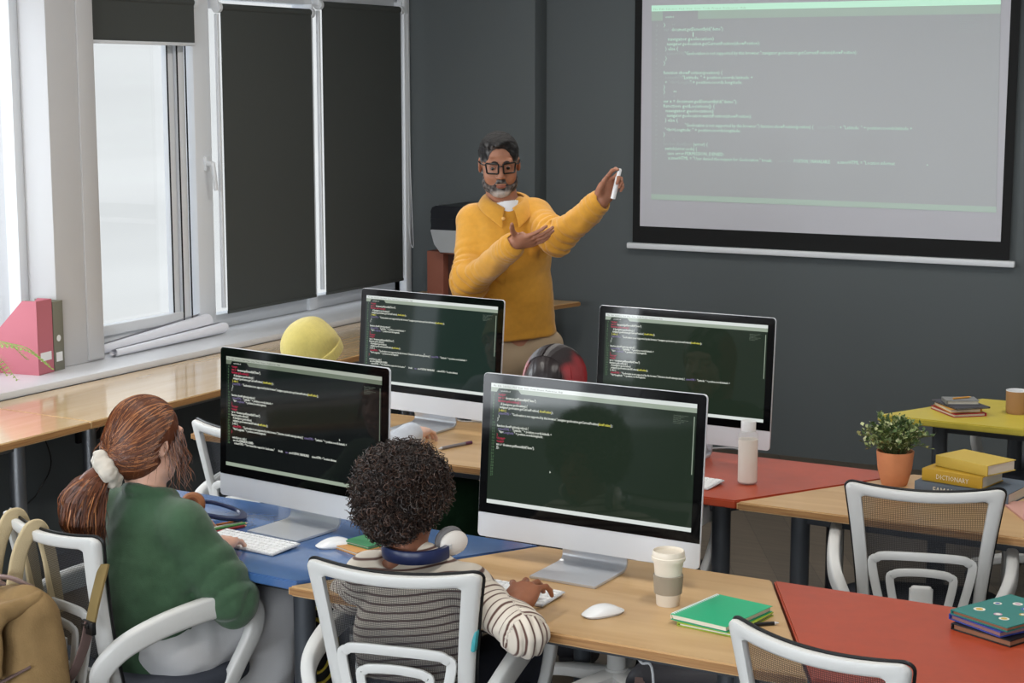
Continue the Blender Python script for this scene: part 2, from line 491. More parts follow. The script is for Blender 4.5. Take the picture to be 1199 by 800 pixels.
# ---- roller blinds
def blind(name, label, y0, y1, z0, z1, x=-5.285, chain=False, group=None):
    t = thing(name, label, 'window blind', (x, (y0 + y1) / 2, z1), 0, group)
    w = y1 - y0
    MB().box((0, 0, -(z1 - z0) / 2), (.003, w, z1 - z0)).build('fabric', M_blind, t, sharp=None)
    MB().cyl((-.012, -w / 2, -.0), (-.012, w / 2, -.0), .02, n=20).build('roller', M_blind, t)
    MB().box((.001, 0, -(z1 - z0) + .008), (.012, w, .016), bev=.003).build('bottom_bar', M_white if name == 'raised_roller_blind' else M_blind, t)
    for sgn in (-1, 1):
        bk_ = MB()
        bk_.cyl((-.012, sgn * (w / 2), 0), (-.012, sgn * (w / 2 + .022), 0), .027, n=18)
        bk_.box((-.03, sgn * (w / 2 + .018), .02), (.06, .012, .05), bev=.003)
        bk_.build('bracket', M_white, t)
        g = MB(); g.box((-.02, sgn * (w / 2 + .008), -(z1 - z0) / 2), (.02, .014, z1 - z0 - .06), bev=.003)
        g.build('side_guide', M_white, t)
    if chain:
        c = MB(); c.tube(smooth_path([(.01, w / 2 + .05, -.02), (.01, w / 2 + .052, -.9), (.012, w / 2 + .06, -1.28), (.02, w / 2 + .085, -1.36), (.012, w / 2 + .09, -1.2), (.01, w / 2 + .075, -.8), (.01, w / 2 + .06, -.02)], 6), .0022, n=5)
        c.build('pull_chain', M_white, t)
    return t
blind('raised_roller_blind', 'charcoal roller blind pulled up at the top of the bright uncovered window', 5.80, 6.555, 2.165, 2.37)
blind('roller_blind', 'charcoal roller blind fully lowered, next to the bright uncovered window', 6.76, 7.52, .85, 2.355, group='lowered charcoal blinds')
blind('roller_blind', 'charcoal roller blind fully lowered in the room corner, with a pull chain', 7.62, 8.40, .85, 2.40, chain=True, group='lowered charcoal blinds')
# blinds above the transom rail and on the bays beyond the frame (they show in the monitors)
for y0, y1 in ((5.80, 6.58), (6.74, 7.52), (7.62, 8.43)):
    structure(MB().box((XW - .005, (y0 + y1) / 2, 2.66), (.008, y1 - y0, .38)), 'window_1_transom_blind', M_blind)
M_gblind = bpy.data.materials.new('green_grey_blind_fabric'); M_gblind.use_nodes = True
N, L, b = nodes_of(M_gblind); b.inputs['Base Color'].default_value = (*lin((90, 120, 98)), 1); b.inputs['Roughness'].default_value = .9
tl = N.new('ShaderNodeBsdfTranslucent'); tl.inputs['Color'].default_value = (.22, .42, .28, 1); ms = N.new('ShaderNodeMixShader'); ms.inputs[0].default_value = .6
no = N.new('ShaderNodeTexNoise'); no.inputs['Scale'].default_value = 60; bp = N.new('ShaderNodeBump'); bp.inputs['Strength'].default_value = .8; bp.inputs['Distance'].default_value = .01
L.new(no.outputs['Fac'], bp.inputs['Height']); L.new(bp.outputs['Normal'], tl.inputs['Normal'])
L.new(b.outputs[0], ms.inputs[1]); L.new(tl.outputs[0], ms.inputs[2]); L.new(ms.outputs[0], N['Material Output'].inputs['Surface'])
for y0, y1 in ((2.18, 2.92), (1.36, 2.06), (.56, 1.24)):
    structure(MB().box((XW + .06, (y0 + y1) / 2, 1.6), (.004, y1 - y0, 1.6)), 'window_3_blind', M_gblind)

# ---- daylight: overcast sky, a pale building across the street
M_ext = mat('pale_render', (204, 201, 196), .9, var=.06, vscale=.5, stretch=(1, .3, 6))
structure(MB().box((-9.6, 11.0, -.4), (.4, 16, 6.6)), 'exterior_wall', M_ext)
wd = bpy.data.worlds.new('overcast'); SC.world = wd; wd.use_nodes = True
bg = wd.node_tree.nodes['Background']; bg.inputs['Color'].default_value = (.86, .93, 1.0, 1); bg.inputs['Strength'].default_value = 1.75

def area(name, loc, rot, size, sizey, power, col=(1, 1, 1)):
    l = bpy.data.lights.new(name, 'AREA'); l.shape = 'RECTANGLE'; l.size = size; l.size_y = sizey; l.energy = power; l.color = col
    o = bpy.data.objects.new(name, l); COL.objects.link(o); o.location = loc; o.rotation_euler = rot; return o
DAY = (.90, .95, 1.0)
area('daylight_window_near', (-5.62, 3.95, 1.75), (0, R(-90), 0), 1.8, 1.2, 62, DAY)
area('daylight_window_rear', (-5.62, -1.2, 1.7), (0, R(-90), 0), 1.8, 2.6, 120, DAY)
area('daylight_back_windows', (-3.05, YB - .35, 1.72), (R(-90), 0, R(180)), 2.6, 1.8, 150, DAY)
area('daylight_back_windows', (.55, YB - .35, 1.72), (R(-90), 0, R(180)), 2.8, 1.8, 150, DAY)
M_fillbody = mat('fill_panel_white', (235, 235, 232), .5)
M_fillglow = mat('fill_panel_glow', (240, 238, 232), .5, emis=(255, 250, 240), estr=3.0)
for x, y in ((-3.4, 3.2), (-3.4, 6.3), (-.9, 3.2), (-.9, 6.3)):  # unseen glowing panels and area lights, added under the ceiling for soft fill
    t = structure(MB().box((x, y, CEIL - .03), (.36, 1.3, .06), bev=.01), 'added_fill_panel', M_fillbody)
    MB().box((x, y, CEIL - .062), (.32, 1.24, .008)).build('fill_glow_sheet', M_fillglow, t)
    area('added_fill_light', (x, y, CEIL - .08), (0, 0, 0), .3, 1.2, 22, (1, .97, .92))
SC.view_settings.view_transform = 'Standard'; SC.view_settings.look = 'None'
SC.view_settings.exposure = 0; SC.view_settings.gamma = 1; SC.view_settings.use_curve_mapping = False
SC.cycles.use_denoising = True
SC.cycles.max_bounces = 8; SC.cycles.transparent_max_bounces = 16
SC.cycles.sample_clamp_indirect = 6
# ================================================================== DESKS AND COUNTER
DZ = .74
M_leg = mat('charcoal_leg_metal', (78, 82, 88), .42, metal=.35)
M_birch = wood('birch_ply', (206, 172, 126), (190, 152, 106), .33, (1.0, 9, 9))
M_birch2 = wood('birch_counter', (216, 186, 142), (202, 168, 120), .18, (7, .8, 7), coat=.7)
M_plyedge = wood('ply_edge', (176, 132, 84), (140, 98, 58), .5, (2, 2, 90))
M_blue = mat('blue_laminate', (70, 106, 160), .16, spec=.9, coat=.4, var=.04, vscale=30)
M_red = mat('red_laminate', (174, 70, 42), .30, var=.05, vscale=25)
M_yel = mat('yellow_laminate', (200, 182, 72), .38, var=.03, vscale=25)

def desk(label, poly, m, legs, name='desk', thick=.026, edge=None, lm=None, lr=.029, cat='desk', dz=DZ):
    cx = sum(p[0] for p in poly) / len(poly); cy = sum(p[1] for p in poly) / len(poly)
    t = thing(name, label, cat, (cx, cy, 0))
    pl = [(p[0] - cx, p[1] - cy) for p in poly]
    MB().prism(pl, dz - thick, dz, bev=.004).build('desktop', m, t)
    if edge:
        e = MB()
        q = [(p[0] * 1.0 , p[1] * 1.0) for p in pl]
        n = len(q)
        for i in range(n):
            a, b = Vector(q[i]), Vector(q[(i + 1) % n]); d = (b - a).normalized(); nn = Vector((d.y, -d.x))
            c = (a + b) / 2 + nn * .0004
            e.box((c.x, c.y, dz - thick / 2), ((b - a).length - .006, .001, thick - .008), rz=math.atan2(d.y, d.x))
        e.build('edge_band', edge, t)
    fr = MB()
    for i in range(len(legs)):
        a, b = legs[i], legs[(i + 1) % len(legs)]
        if len(legs) > 2 or i == 0:
            d = Vector((b[0] - a[0], b[1] - a[1], 0)); c = Vector((a[0] + b[0], a[1] + b[1], 0)) / 2
            fr.box((c.x - cx, c.y - cy, dz - thick - .022), (d.length, .025, .04), rz=math.atan2(d.y, d.x), bev=.003)
    fr.build('frame', lm or M_leg, t)
    for a in legs:
        l = MB().cyl((a[0] - cx, a[1] - cy, .012), (a[0] - cx, a[1] - cy, dz - thick), lr, n=24)
        l.cyl((a[0] - cx, a[1] - cy, 0), (a[0] - cx, a[1] - cy, .014), lr * .8, n=16)
        l.build('leg', lm or M_leg, t)
    return t
def inset(poly, d=.10):
    cx = sum(p[0] for p in poly) / len(poly); cy = sum(p[1] for p in poly) / len(poly)
    out = []
    n = len(poly)
    for i in range(n):
        p = Vector(poly[i]); a = (Vector(poly[i - 1]) - p).normalized(); b = (Vector(poly[(i + 1) % n]) - p).normalized()
        s = abs(a.cross(b)); out.append(tuple(p + (a + b) * d / max(s, .3)))
    return out
def trap(x0f, x1f, yf, x0b, x1b, yb, dyf=0, dyb=0):
    return [(x0f, yf), (x1f, yf + dyf), (x1b, yb + dyb), (x0b, yb)]
BLUE = trap(-3.045, -2.49, 3.47, -3.44, -2.105, 4.07, -.035, -.035)
FWOOD = trap(-2.485, -1.115, 3.395, -2.10, -1.432, 4.030, -.02, -.005)
FRED = trap(-1.105, -.42, 3.375, -1.425, -.02, 4.025, 0, -.005)
BWOOD = trap(-3.92, -2.50, 4.78, -3.57, -2.87, 5.435, 0, 0)
BRED = trap(-2.49, -1.817, 4.775, -2.86, -1.445, 5.40, -.01, -.03)
RWOOD = trap(-1.807, -.40, 4.755, -1.438, -.75, 5.375, -.02, 0)
YELD = trap(-1.83, -.45, 6.30, -1.56, -.80, 6.83, -.06, .0)
desk('blue topped desk carrying the leftmost monitor and a white keyboard', BLUE, M_blue, inset(BLUE, .11))
desk('light birch desk in the front row with coffee cup and green notebook', FWOOD, M_birch, inset(FWOOD, .11), edge=M_plyedge)
desk('red topped desk in the front row with sketchbooks at its far end', FRED, M_red, inset(FRED, .11))
desk('light birch desk in the back row with monitor and pen, in front of the man', BWOOD, M_birch, inset(BWOOD, .11), edge=M_plyedge)
desk('red topped desk in the back row under the milk bottle', BRED, M_red, [(-1.90, 4.87), (-2.38, 4.87), (-2.6, 5.3), (-1.66, 5.27)])
desk('light birch desk in the back row under the potted plant and dictionary', RWOOD, M_birch, [(-1.64, 4.86), (-.62, 4.83), (-.86, 5.28), (-1.33, 5.28)], edge=M_plyedge)
desk('yellow topped desk by the screen wall with a beige mug on it', YELD, M_yel, [(-1.62, 6.42), (-.66, 6.36), (-.9, 6.72), (-1.40, 6.42 + .3)])
# window counter: two boards end to end
desk('birch counter board along the window, nearer section behind the red-haired girl', [(-4.975, 1.2), (-4.385, 1.2), (-4.378, 4.76), (-4.975, 4.79)], M_birch2, [(-4.5, 1.4), (-4.5, 4.50), (-4.85, 4.50), (-4.85, 1.4)], name='window_counter', edge=M_plyedge, lm=M_steel, cat='counter', thick=.03)
desk('birch counter board along the window, far section under the closed blinds', [(-4.975, 4.793), (-4.378, 4.763), (-4.366, 7.93), (-4.975, 7.93)], M_birch2, [(-4.5, 5.26), (-4.5, 7.7), (-4.85, 7.7), (-4.85, 5.26)], name='window_counter', edge=M_plyedge, lm=M_steel, cat='counter', thick=.03)
# side table against the wall behind the man
desk('birch side table with steel legs against the wall behind the man', [(-5.20, 8.02), (-4.29, 8.02), (-4.17, 8.48), (-5.20, 8.48)], M_birch, [(-5.05, 8.1), (-4.42, 8.12), (-4.36, 8.4), (-5.05, 8.4)], name='side_table', edge=M_plyedge, lm=M_steel, cat='table', dz=.785, lr=.022)

# ================================================================== MONITORS
M_alu = mat('silver_aluminium', (214, 216, 220), .38, metal=.25)
M_aluf = mat('stand_aluminium', (205, 208, 213), .30, metal=.45)
M_bez = mat('black_glass_bezel', (6, 6, 7), .06, spec=.36)
def scr(name, col, s=1.0):
    return mat(name, (.004, .004, .004), (.05), spec=.5, emis=col, estr=s)
M_scr_olive = scr('screen_dark_green', (30, 42, 31))
M_scr_black = scr('screen_near_black', (10, 14, 14))
M_menu = scr('screen_menu_grey', (214, 220, 216)); M_menu_dim = scr('screen_menu_dim', (166, 172, 160))
M_tab = scr('screen_tab_grey', (150, 162, 146)); M_tab_dim = scr('screen_tab_dim', (108, 118, 102))
M_white_t = scr('code_white', (214, 218, 208)); M_red_t = scr('code_red', (178, 44, 72)); M_yel_t = scr('code_yellow', (206, 200, 84)); M_pur_t = scr('code_purple', (112, 102, 140)); M_grn_t = scr('code_line_number_green', (96, 130, 92))
CODE = [
    [('<script>', 'r', 0)],
    [('var x = ', 'r', 0), ('document.getElementById("demo");', 'w', 8)],
    [('function getLocation() {', 'r', 0)],
    [('if (navigator.geolocation) {', 'w', 3)],
    [('navigator.geolocation.getCurrentPosition(', 'w', 2), ('showPosition', 'y', 43), (');', 'w', 55)],
    [('} else {', 'y', 1)],
    [('x.innerHTML =', 'p', 1), ('"Geolocation is not supported by this browser.";navigator.geolocation.getCurrentPosition(', 'w', 15), ('showPosition', 'y', 102), (');', 'w', 114)],
    [('}', 'w', 1)], [('}', 'w', 0)], [],
    [('function showPosition(position) {', 'w', 0)],
    [('x.innerHTML = ', 'p', 1), ('"Latitude: " + position.coords.latitude +', 'w', 16)],
    [('"<br>', 'w', 2), ('Longitude: ', 'p', 7), ('" + position.coords.longitude;', 'w', 18)],
    [('}', 'r', 0)], [('</script>', 'r', 0)], [('<script>', 'r', 0)],
    [('var x = document.getElementById("demo");', 'w', 0)],
    [('function getLocation() {', 'w', 0)],
    [('if (navigator.geolocation)', 'w', 2)],
    [('navigator.geolocation.watchPosition(', 'w', 2), ('showPosition', 'y', 36), (');', 'w', 48)],
    [('} else {', 'w', 1)],
    [('x.innerHTML =', 'r', 2), ('"Geolocation is not supported by this browser."} function showPosition(position) {', 'w', 16), ('x.innerHTML =', 'p', 98), ('"Latitude: " + position.coords.latitude +', 'w', 112)],
    [('"<br>Longitude: " + position.coords.longitude;', 'w', 2)],
    [('}', 'r', 0)], [],
    [('switch(error.code) {', 'w', 1)],
    [('case error.PERMISSION_DENIED:', 'w', 2)],
    [('x.innerHTML = "User denied the request for Geolocation."', 'w', 4), ('break;', 'w', 64), ('case', 'p', 73), ('error.POSITION_UNAVAILABLE:', 'w', 78), ('x.innerHTML = "Location informat', 'w', 108)],
]
SHORT = {16: [('var x = document.getElementById("demo");', 'w', 0)], 17: [('});', 'w', 0)]}
GW, GH = .65, .375           # glass front
BH = .44; CH = .065
SW, SH = .598, .323
def code_meshes(fn, n, cw, rowh, th, short=False):
    """fn(x, y) -> point; collects text per colour"""
    out = {k: MB() for k in 'wrypg'}
    for i in range(n):
        ln = SHORT[i] if short and i in SHORT else CODE[i]
        for s, c, col in ln:
            O = fn(.038 + col * cw, .0985 + i * rowh)
            X = (fn(.5, .5) - fn(.4, .5)).normalized(); Y = (fn(.5, .4) - fn(.5, .5)).normalized()
            ww = (fn(cw * len(s), 0) - fn(0, 0)).length
            put_text(out[c], s, O, X, Y, ww * .98, th); put_text(out[c], s, O + X * .0005 + X.cross(Y) * .00004, X, Y, ww * .98, th)
    for i in range(n + (9 if short else 0)):
        O = fn(.012, .0985 + i * rowh); put_text(out['g'], '%d' % (i + 1), O, X, Y, .0045 if i < 9 else .009, th * .8)
    return out
def monitor(label, loc, rz, tilt, nl, dim=False, short=False, cursor=(.6, .6), foot=0., minimap=True, scrm=None):
    t = thing('desktop_computer', label, 'computer', (loc[0], loc[1], DZ), rz, 'silver desktop computers')
    zb = .055                                    # chin bottom above the desk
    M0 = Matrix.Translation((0, 0, zb)) @ Matrix.Rotation(-tilt, 4, 'X')
    # shell: silver back bulging behind the thin edge
    b = MB(); nu, nv = 24, 16
    def rr(w, h, r, y, n=6):
        pts = []
        for cx, cz, a0 in ((w / 2 - r, h - r, 0), (-w / 2 + r, h - r, 90), (-w / 2 + r, r, 180), (w / 2 - r, r, 270)):
            for k in range(n + 1):
                a = R(a0 + 90 * k / n); pts.append((cx + r * math.cos(a), y, cz + r * math.sin(a)))
        return pts
    rings = [rr(GW - .001, BH - .001, .011, .0005), rr(GW, BH, .012, .002), rr(GW, BH, .012, .006)]
    for k, (sc, y) in enumerate(((.98, .010), (.9, .022), (.75, .033), (.5, .042), (.2, .046))):
        rings.append([(p[0] * sc, y, BH / 2 + (p[2] - BH / 2) * sc) for p in rr(GW, BH, .012, 0)])
    n = len(rings[0]); vs = [p for r_ in rings for p in r_]; fs = [tuple(range(n))]
    for i in range(len(rings) - 1):
        for j in range(n): fs.append((i * n + j, (i + 1) * n + j, (i + 1) * n + (j + 1) % n, i * n + (j + 1) % n))
    fs.append(tuple((len(rings) - 1) * n + j for j in range(n - 1, -1, -1)))
    b.add(vs, fs); b.xf(M0); case = b.build('housing', M_alu, t, sharp=30, weld=True)
    # black glass with rounded upper corners
    g = MB(); r = .011; pts = [(-GW / 2 + .0015, CH), (GW / 2 - .0015, CH)]
    for cx, a0 in ((GW / 2 - .0015 - r, 0), (-GW / 2 + .0015 + r, 90)):
        for k in range(7):
            a = R(a0 + 90 * k / 6); pts.append((cx + r * math.cos(a), BH - .0015 - r + r * math.sin(a)))
    g.add([(p[0], -.0008, p[1]) for p in pts], [tuple(range(len(pts)))])
    g.xf(M0); disp = g.build('display', M_bez, t, sharp=None)
    z1 = BH - .026; z0 = z1 - SH
    def at(u, v, d=0.): return M0 @ Vector((-SW / 2 + u * SW, -.0016 - d, z1 - v * SH))
    def quad(name, u0, v0, u1, v1, m, d):
        MB().add([at(u0, v1, d), at(u1, v1, d), at(u1, v0, d), at(u0, v0, d)], [(0, 1, 2, 3)]) if False else None
        q = MB(); q.add([at(u0, v1, d), at(u1, v1, d), at(u1, v0, d), at(u0, v0, d)], [(0, 1, 2, 3)])
        return q.build(name, m, disp, sharp=None)
    quad('screen', 0, 0, 1, 1, scrm or (M_scr_black if dim else M_scr_olive), 0)
    mm, mt = (M_menu_dim, M_tab_dim) if dim else (M_menu, M_tab)
    quad('menu_bar', 0, 0, 1, .033, mm, .0003); quad('tab_bar', 0, .033, 1, .07, mt, .0003)
    q = MB(); q.add([at(.03, .07, .0005), at(.155, .07, .0005), at(.14, .04, .0005), at(.04, .04, .0005)], [(0, 1, 2, 3)]); q.build('tab', scrm or (M_scr_black if dim else M_scr_olive), disp, sharp=None)
    quad('status_bar', 0, .965, 1, .998, mm if not dim else M_tab, .0003)
    quad('scroll_bar', .988, .10, .992, .55, mt, .0003)
    X = (at(1, 0) - at(0, 0)).normalized(); Y = (at(0, 0) - at(0, 1)).normalized()
    q = MB(); put_text(q, 'untitled', at(.05, .064, .0007), X, Y, .03, .0045)
    u = .01
    q.build('tab_title', M_white_t, disp, sharp=None)
    q = MB(); put_text(q, 'File  Edit  Selection  Find  View  Goto  Tools  Project  Preferences  Help', at(.012, .026, .0007), X, Y, .21, .0045); q.build('menu_text', M_scr_olive, disp, sharp=None)
    for c, mb in code_meshes(lambda u, v: at(u, v, .0006), nl, .00495, .0257, .0072, short).items():
        if mb.v: mb.build({'w': 'code_text', 'r': 'keyword_text', 'y': 'name_text', 'p': 'comment_text', 'g': 'line_numbers'}[c], {'w': M_white_t, 'r': M_red_t, 'y': M_yel_t, 'p': M_pur_t, 'g': M_grn_t}[c], disp, sharp=None)
    if minimap:
        q = MB()
        for k in range(6): 
            a = at(.895, .105 + k * .012, .0006); put_text(q, 'function geolocation'[:20 - (k * 5) % 11], a, X, Y, .04 - (k % 3) * .01, .0016)
        q.build('minimap', M_tab, disp, sharp=None)
    q = MB(); c = at(*cursor, .0008); q.add([c, c + X * .0038 - Y * .0042, c - Y * .0065], [(0, 2, 1)]); q.build('mouse_pointer', M_white_t, disp, sharp=None)
    # stand: curved aluminium sheet, neck behind and foot forward
    st = MB(); w = .19; th = .007
    prof = smooth_path([(0, .034, .17), (0, .046, .10), (0, .058, .05), (0, .06, .022), (0, .048, .0085), (0, .02, .0055), (0, -.05, .0045), (0, -.118, .0038)], 6)
    for side in (0, 1):
        pass
    vs = []; fs = []
    for i, p in enumerate(prof):
        a = prof[max(0, i - 1)]; c = prof[min(len(prof) - 1, i + 1)]; tn = (c - a).normalized(); nn = Vector((0, tn.z, -tn.y)) * -1
        hh = (th / 2 if p.z > .03 else max(.003, th / 2 - .0006 * i * .1))
        for sx in (-1, 1):
            vs.append(p + Vector((sx * w / 2, 0, 0)) + nn * hh); vs.append(p + Vector((sx * w / 2, 0, 0)) - nn * hh)
    for v in vs: v.z = max(v.z, .0006)
    k = len(prof)
    for i in range(k - 1):
        a = i * 4; c = a + 4
        fs += [(a, a + 2, c + 2, c), (a + 1, c + 1, c + 3, a + 3), (a, c, c + 1, a + 1), (a + 2, a + 3, c + 3, c + 2)]
    fs += [(0, 1, 3, 2), ((k - 1) * 4, (k - 1) * 4 + 2, (k - 1) * 4 + 3, (k - 1) * 4 + 1)]
    st.add(vs, fs)
    so = st.build('stand', M_aluf, t, sharp=40, weld=True)
    cb = MB(); cb.tube(smooth_path([(.0, .05, .14), (.01, .12, .06), (.03, .16, .006), (.10, .2, .004), (.16, .19, .004)], 6), .003, n=6); cb.build('power_cord', M_white, t)
    return t
monitor('large silver desktop computer on the front birch desk, beside the coffee cup', (-1.8829, 3.8586, 0), R(-2.2), R(4.6), 18, short=True, cursor=(.315, .665))
monitor('leftmost silver desktop computer, nearly black screen of code, on the blue desk', (-2.7798, 3.862, 0), R(-8.1), R(2.2), 28, dim=True, cursor=(.745, .585))
M_scr_glare = scr('screen_blue_green', (26, 40, 36))
monitor('silver desktop computer on the back birch desk in front of the man in mustard sweater', (-3.213, 5.255, 0), R(-5.7), R(5.0), 28, cursor=(.47, .60), scrm=M_scr_glare)
monitor('silver desktop computer on the red desk against the grey wall, behind the milk bottle', (-2.208, 5.2556, 0), R(-1.9), R(4.2), 23, cursor=(.95, .985))

# ================================================================== PROJECTION SCREEN
t = thing('projection_screen', 'large white pull-down projection screen with black border, showing lines of code', 'projection screen', (-2.88, YW - .03, 1.1))
bw = P(735, 283, y=YW - .03); be = P(1189, 303, y=YW - .03)
x0 = bw.x + .03; x1 = be.x - .03
M_pscr = mat('projection_fabric', (200, 200, 207), .85)
M_pblk = mat('projection_border', (12, 13, 14), .8)
Wd = x1 - x0; H0 = .02; H1 = 1.75
cx = (x0 + x1) / 2 + 2.88
MB().box((cx, 0, (H0 + H1) / 2 + .0), (Wd, .004, H1 - H0)).build('border', M_pblk, t, sharp=None)
MB().box((cx, -.004, H0 + .06 + (H1 - H0) / 2), (Wd - .09, .003, H1 - H0 - .06)).build('fabric', M_pscr, t, sharp=None)
br = MB().box((cx, -.004, 0), (Wd + .06, .028, .032), bev=.006); br.build('bottom_bar', M_white, t)
MB().box((cx, -.012, 1.79), (Wd + .12, .07, .08), bev=.01).build('screen_case', M_white, t)
# the projected picture (what the beam shows), keystoned a little as in the room
def pq(u, v): return P(u, v, y=YW - .0375) - Vector((-2.88, YW - .03, 1.1))
TLp, TRp, BRp, BLp = pq(763, 6.5), pq(1172, -2.5), pq(1166.5, 249), pq(762.5, 233.5)
def at2(u, v, d=0.):
    a = TLp.lerp(TRp, u); c = BLp.lerp(BRp, u); q = a.lerp(c, v); q.y = -.0075 - d; return q
def glow(name, col, k): return mat(name, (192, 194, 198), .85, emis=col, estr=k)
M_p_base = glow('projected_dark', (120, 165, 150), .03); M_p_bar = glow('projected_bar', (120, 215, 140), .16); M_p_menu = glow('projected_menu', (170, 255, 205), .50); M_p_txt = glow('projected_text', (175, 255, 205), .42); M_p_dim = glow('projected_dim_text', (150, 220, 180), .12)
def quad2(name, u0, v0, u1, v1, m, d, nu=8):
    q = MB(); q.grid(lambda a, c: at2(u0 + (u1 - u0) * a, v1 + (v0 - v1) * c, d), nu, 1); return q.build(name, m, par2, sharp=None)
par2 = None
q = MB(); q.grid(lambda a, c: at2(a, 1 - c, 0), 12, 8); par2 = q.build('projected_image', M_p_base, t, sharp=None)
quad2('menu_bar', 0, 0, 1, .03, M_p_menu, .0006); quad2('tab_bar', 0, .03, .035, .078, M_p_bar, .0006); quad2('tab_bar', .145, .03, 1, .072, M_p_bar, .0006)
quad2('status_bar', .0, .972, 1, 1.0, M_p_bar, .0006)
X = (at2(1, .5) - at2(0, .5)).normalized(); Y = (at2(.5, 0) - at2(.5, 1)).normalized()
q = MB(); put_text(q, 'File  Edit  Selection  Find  View  Goto  Tools  Project  Preferences  Help', at2(.006, .024, .001), X, Y, (at2(.285, 0) - at2(0, 0)).length, .011); q.build('menu_text', M_p_bar, par2, sharp=None)
q = MB(); put_text(q, 'untitled', at2(.043, .064, .001), X, Y, .05, .011); q.build('tab_title', M_p_txt, par2, sharp=None)
mbs = {k: MB() for k in 'wd'}
PCODE = {0: [('}', 0, 'w'), ('++', 5, 'd')], 1: [('var x = ', 0, 'd'), ('document.getElementById("demo");', 5, 'w')], 2: [('|', 17, 'w')], 3: [('navigator.geolocation)', 2, 'w')], 4: [('navigator.geolocation.getCurrentPosition(showPosition);', 2, 'w')], 5: [('} else {', 1, 'w')],
    6: [('x.innerHTML =', 2, 'd'), ('"Geolocation is not supported by this browser.";navigator.geolocation.getCurrentPosition(showPosition);', 13, 'w')], 7: [('}', 1, 'w')], 8: [('}', 0, 'w')], 10: [('function showPosition(position) {', 0, 'w')], 11: [('x.innerHTML =', 1, 'd'), ('"Latitude: " + position.coords.latitude +', 11, 'w')], 12: [('+', 1, 'w'), ('"<br>Longitude:', 3, 'd'), ('" + position.coords.longitude;', 15, 'w')], 13: [('}', 0, 'w')], 14: [('}', 0, 'w'), ('++', 6, 'w')], 15: [('}', 0, 'd'), ('+', 6, 'd')],
    16: [('var x = document.getElementById("demo");', 0, 'w')], 17: [('function getLocation() {', 0, 'w')], 18: [('navigator.geolocation)', 1, 'w')], 19: [('navigator.geolocation.watchPosition(showPosition);', 2, 'w')], 20: [('} else {', 1, 'w')], 21: [('"Geolocation is not supported by this browser."} function showPosition(position) {', 14, 'w'), ('x.innerHTML =', 96, 'd'), ('+ "Latitude: " + position.coords.latitude +', 109, 'w')], 22: [('"<br>Longitude: " + position.coords.longitude;', 1, 'w')], 23: [('}', 0, 'w')], 24: [('}', 0, 'd'), ('+', 6, 'd')],
    25: [('function showError', 0, 'd'), ('(error) {', 18, 'w')], 26: [('switch(error.code) {', 1, 'w')], 27: [('case error.PERMISSION_DENIED:', 2, 'w')], 28: [('x.innerHTML = "User denied the request for Geolocation."', 3, 'w'), ('break;', 58, 'w'), ('case error.', 67, 'd'), ('POSITION_UNAVAILABLE:', 76, 'w'), ('x.innerHTML = "Location informat', 100, 'w')]}
ENDS = {1: 233, 3: 202 - 0, 4: 349, 6: 644, 10: 231, 11: 326, 12: 292, 16: 279, 17: 207, 18: 203, 19: 325, 21: 795, 22: 290, 27: 238, 28: 747}
for i, ln in PCODE.items():
    v = .107 + i * .02435
    tot = max(c + len(s) for s, c, k in ln); cw = (ENDS[i] / 1025 - 0) / tot - .0 / tot if i in ENDS else .0056
    cw = ((ENDS[i] - 38) / 1025) / tot if i in ENDS else .0052
    for s, c, k in ln:
        put_text(mbs[k], s, at2(.038 + c * cw, v, .001), X, Y, (at2(cw * len(s), .5) - at2(0, .5)).length * .97, .019)
for i in range(29): put_text(mbs['d'], '%d' % (i + 1), at2(.012, .107 + i * .02435, .001), X, Y, .012, .011)
put_text(mbs['w'], '+', at2(.81, .79, .001), X, Y, .012, .014)
for k in range(7): put_text(mbs['d'], 'geolocation function', at2(.892, .09 + k * .011, .001), X, Y, .1 - (k % 3) * .03, .004)
mbs['w'].build('code_text', M_p_txt, par2, sharp=None); mbs['d'].build('dim_code_text', M_p_dim, par2, sharp=None)
# ================================================================== CHAIRS
M_cwhite = mat('white_chair_plastic', (214, 214, 212), .42)
M_cgrey = mat('charcoal_seat_fabric', (58, 62, 72), .9, bump=.2, bscale=500)
M_castor = mat('castor_grey', (60, 62, 64), .5)
mm = bpy.data.materials.new('chair_mesh_net'); mm.use_nodes = True
N = mm.node_tree.nodes; L = mm.node_tree.links; b = N['Principled BSDF']
b.inputs['Base Color'].default_value = (*lin((42, 44, 50)), 1); b.inputs['Roughness'].default_value = .7
tr = N.new('ShaderNodeBsdfTransparent'); ms = N.new('ShaderNodeMixShader')
tc = N.new('ShaderNodeTexCoord'); mp = N.new('ShaderNodeMapping'); mp.inputs['Scale'].default_value = (1, 1, 1)
wv = N.new('ShaderNodeTexWave'); wv.wave_type = 'BANDS'; wv.bands_direction = 'X'; wv.inputs['Scale'].default_value = 70
wv2 = N.new('ShaderNodeTexWave'); wv2.bands_direction = 'Z'; wv2.inputs['Scale'].default_value = 70
mu = N.new('ShaderNodeMath'); mu.operation = 'MULTIPLY'; ma = N.new('ShaderNodeMath'); ma.operation = 'MULTIPLY_ADD'; ma.inputs[1].default_value = -.75; ma.inputs[2].default_value = .80
L.new(tc.outputs['Object'], wv.inputs['Vector']); L.new(tc.outputs['Object'], wv2.inputs['Vector'])
L.new(wv.outputs['Fac'], mu.inputs[0]); L.new(wv2.outputs['Fac'], mu.inputs[1]); L.new(mu.outputs[0], ma.inputs[0])
L.new(ma.outputs[0], ms.inputs[0]); L.new(tr.outputs[0], ms.inputs[1]); L.new(b.outputs[0], ms.inputs[2]); L.new(ms.outputs[0], N['Material Output'].inputs['Surface'])

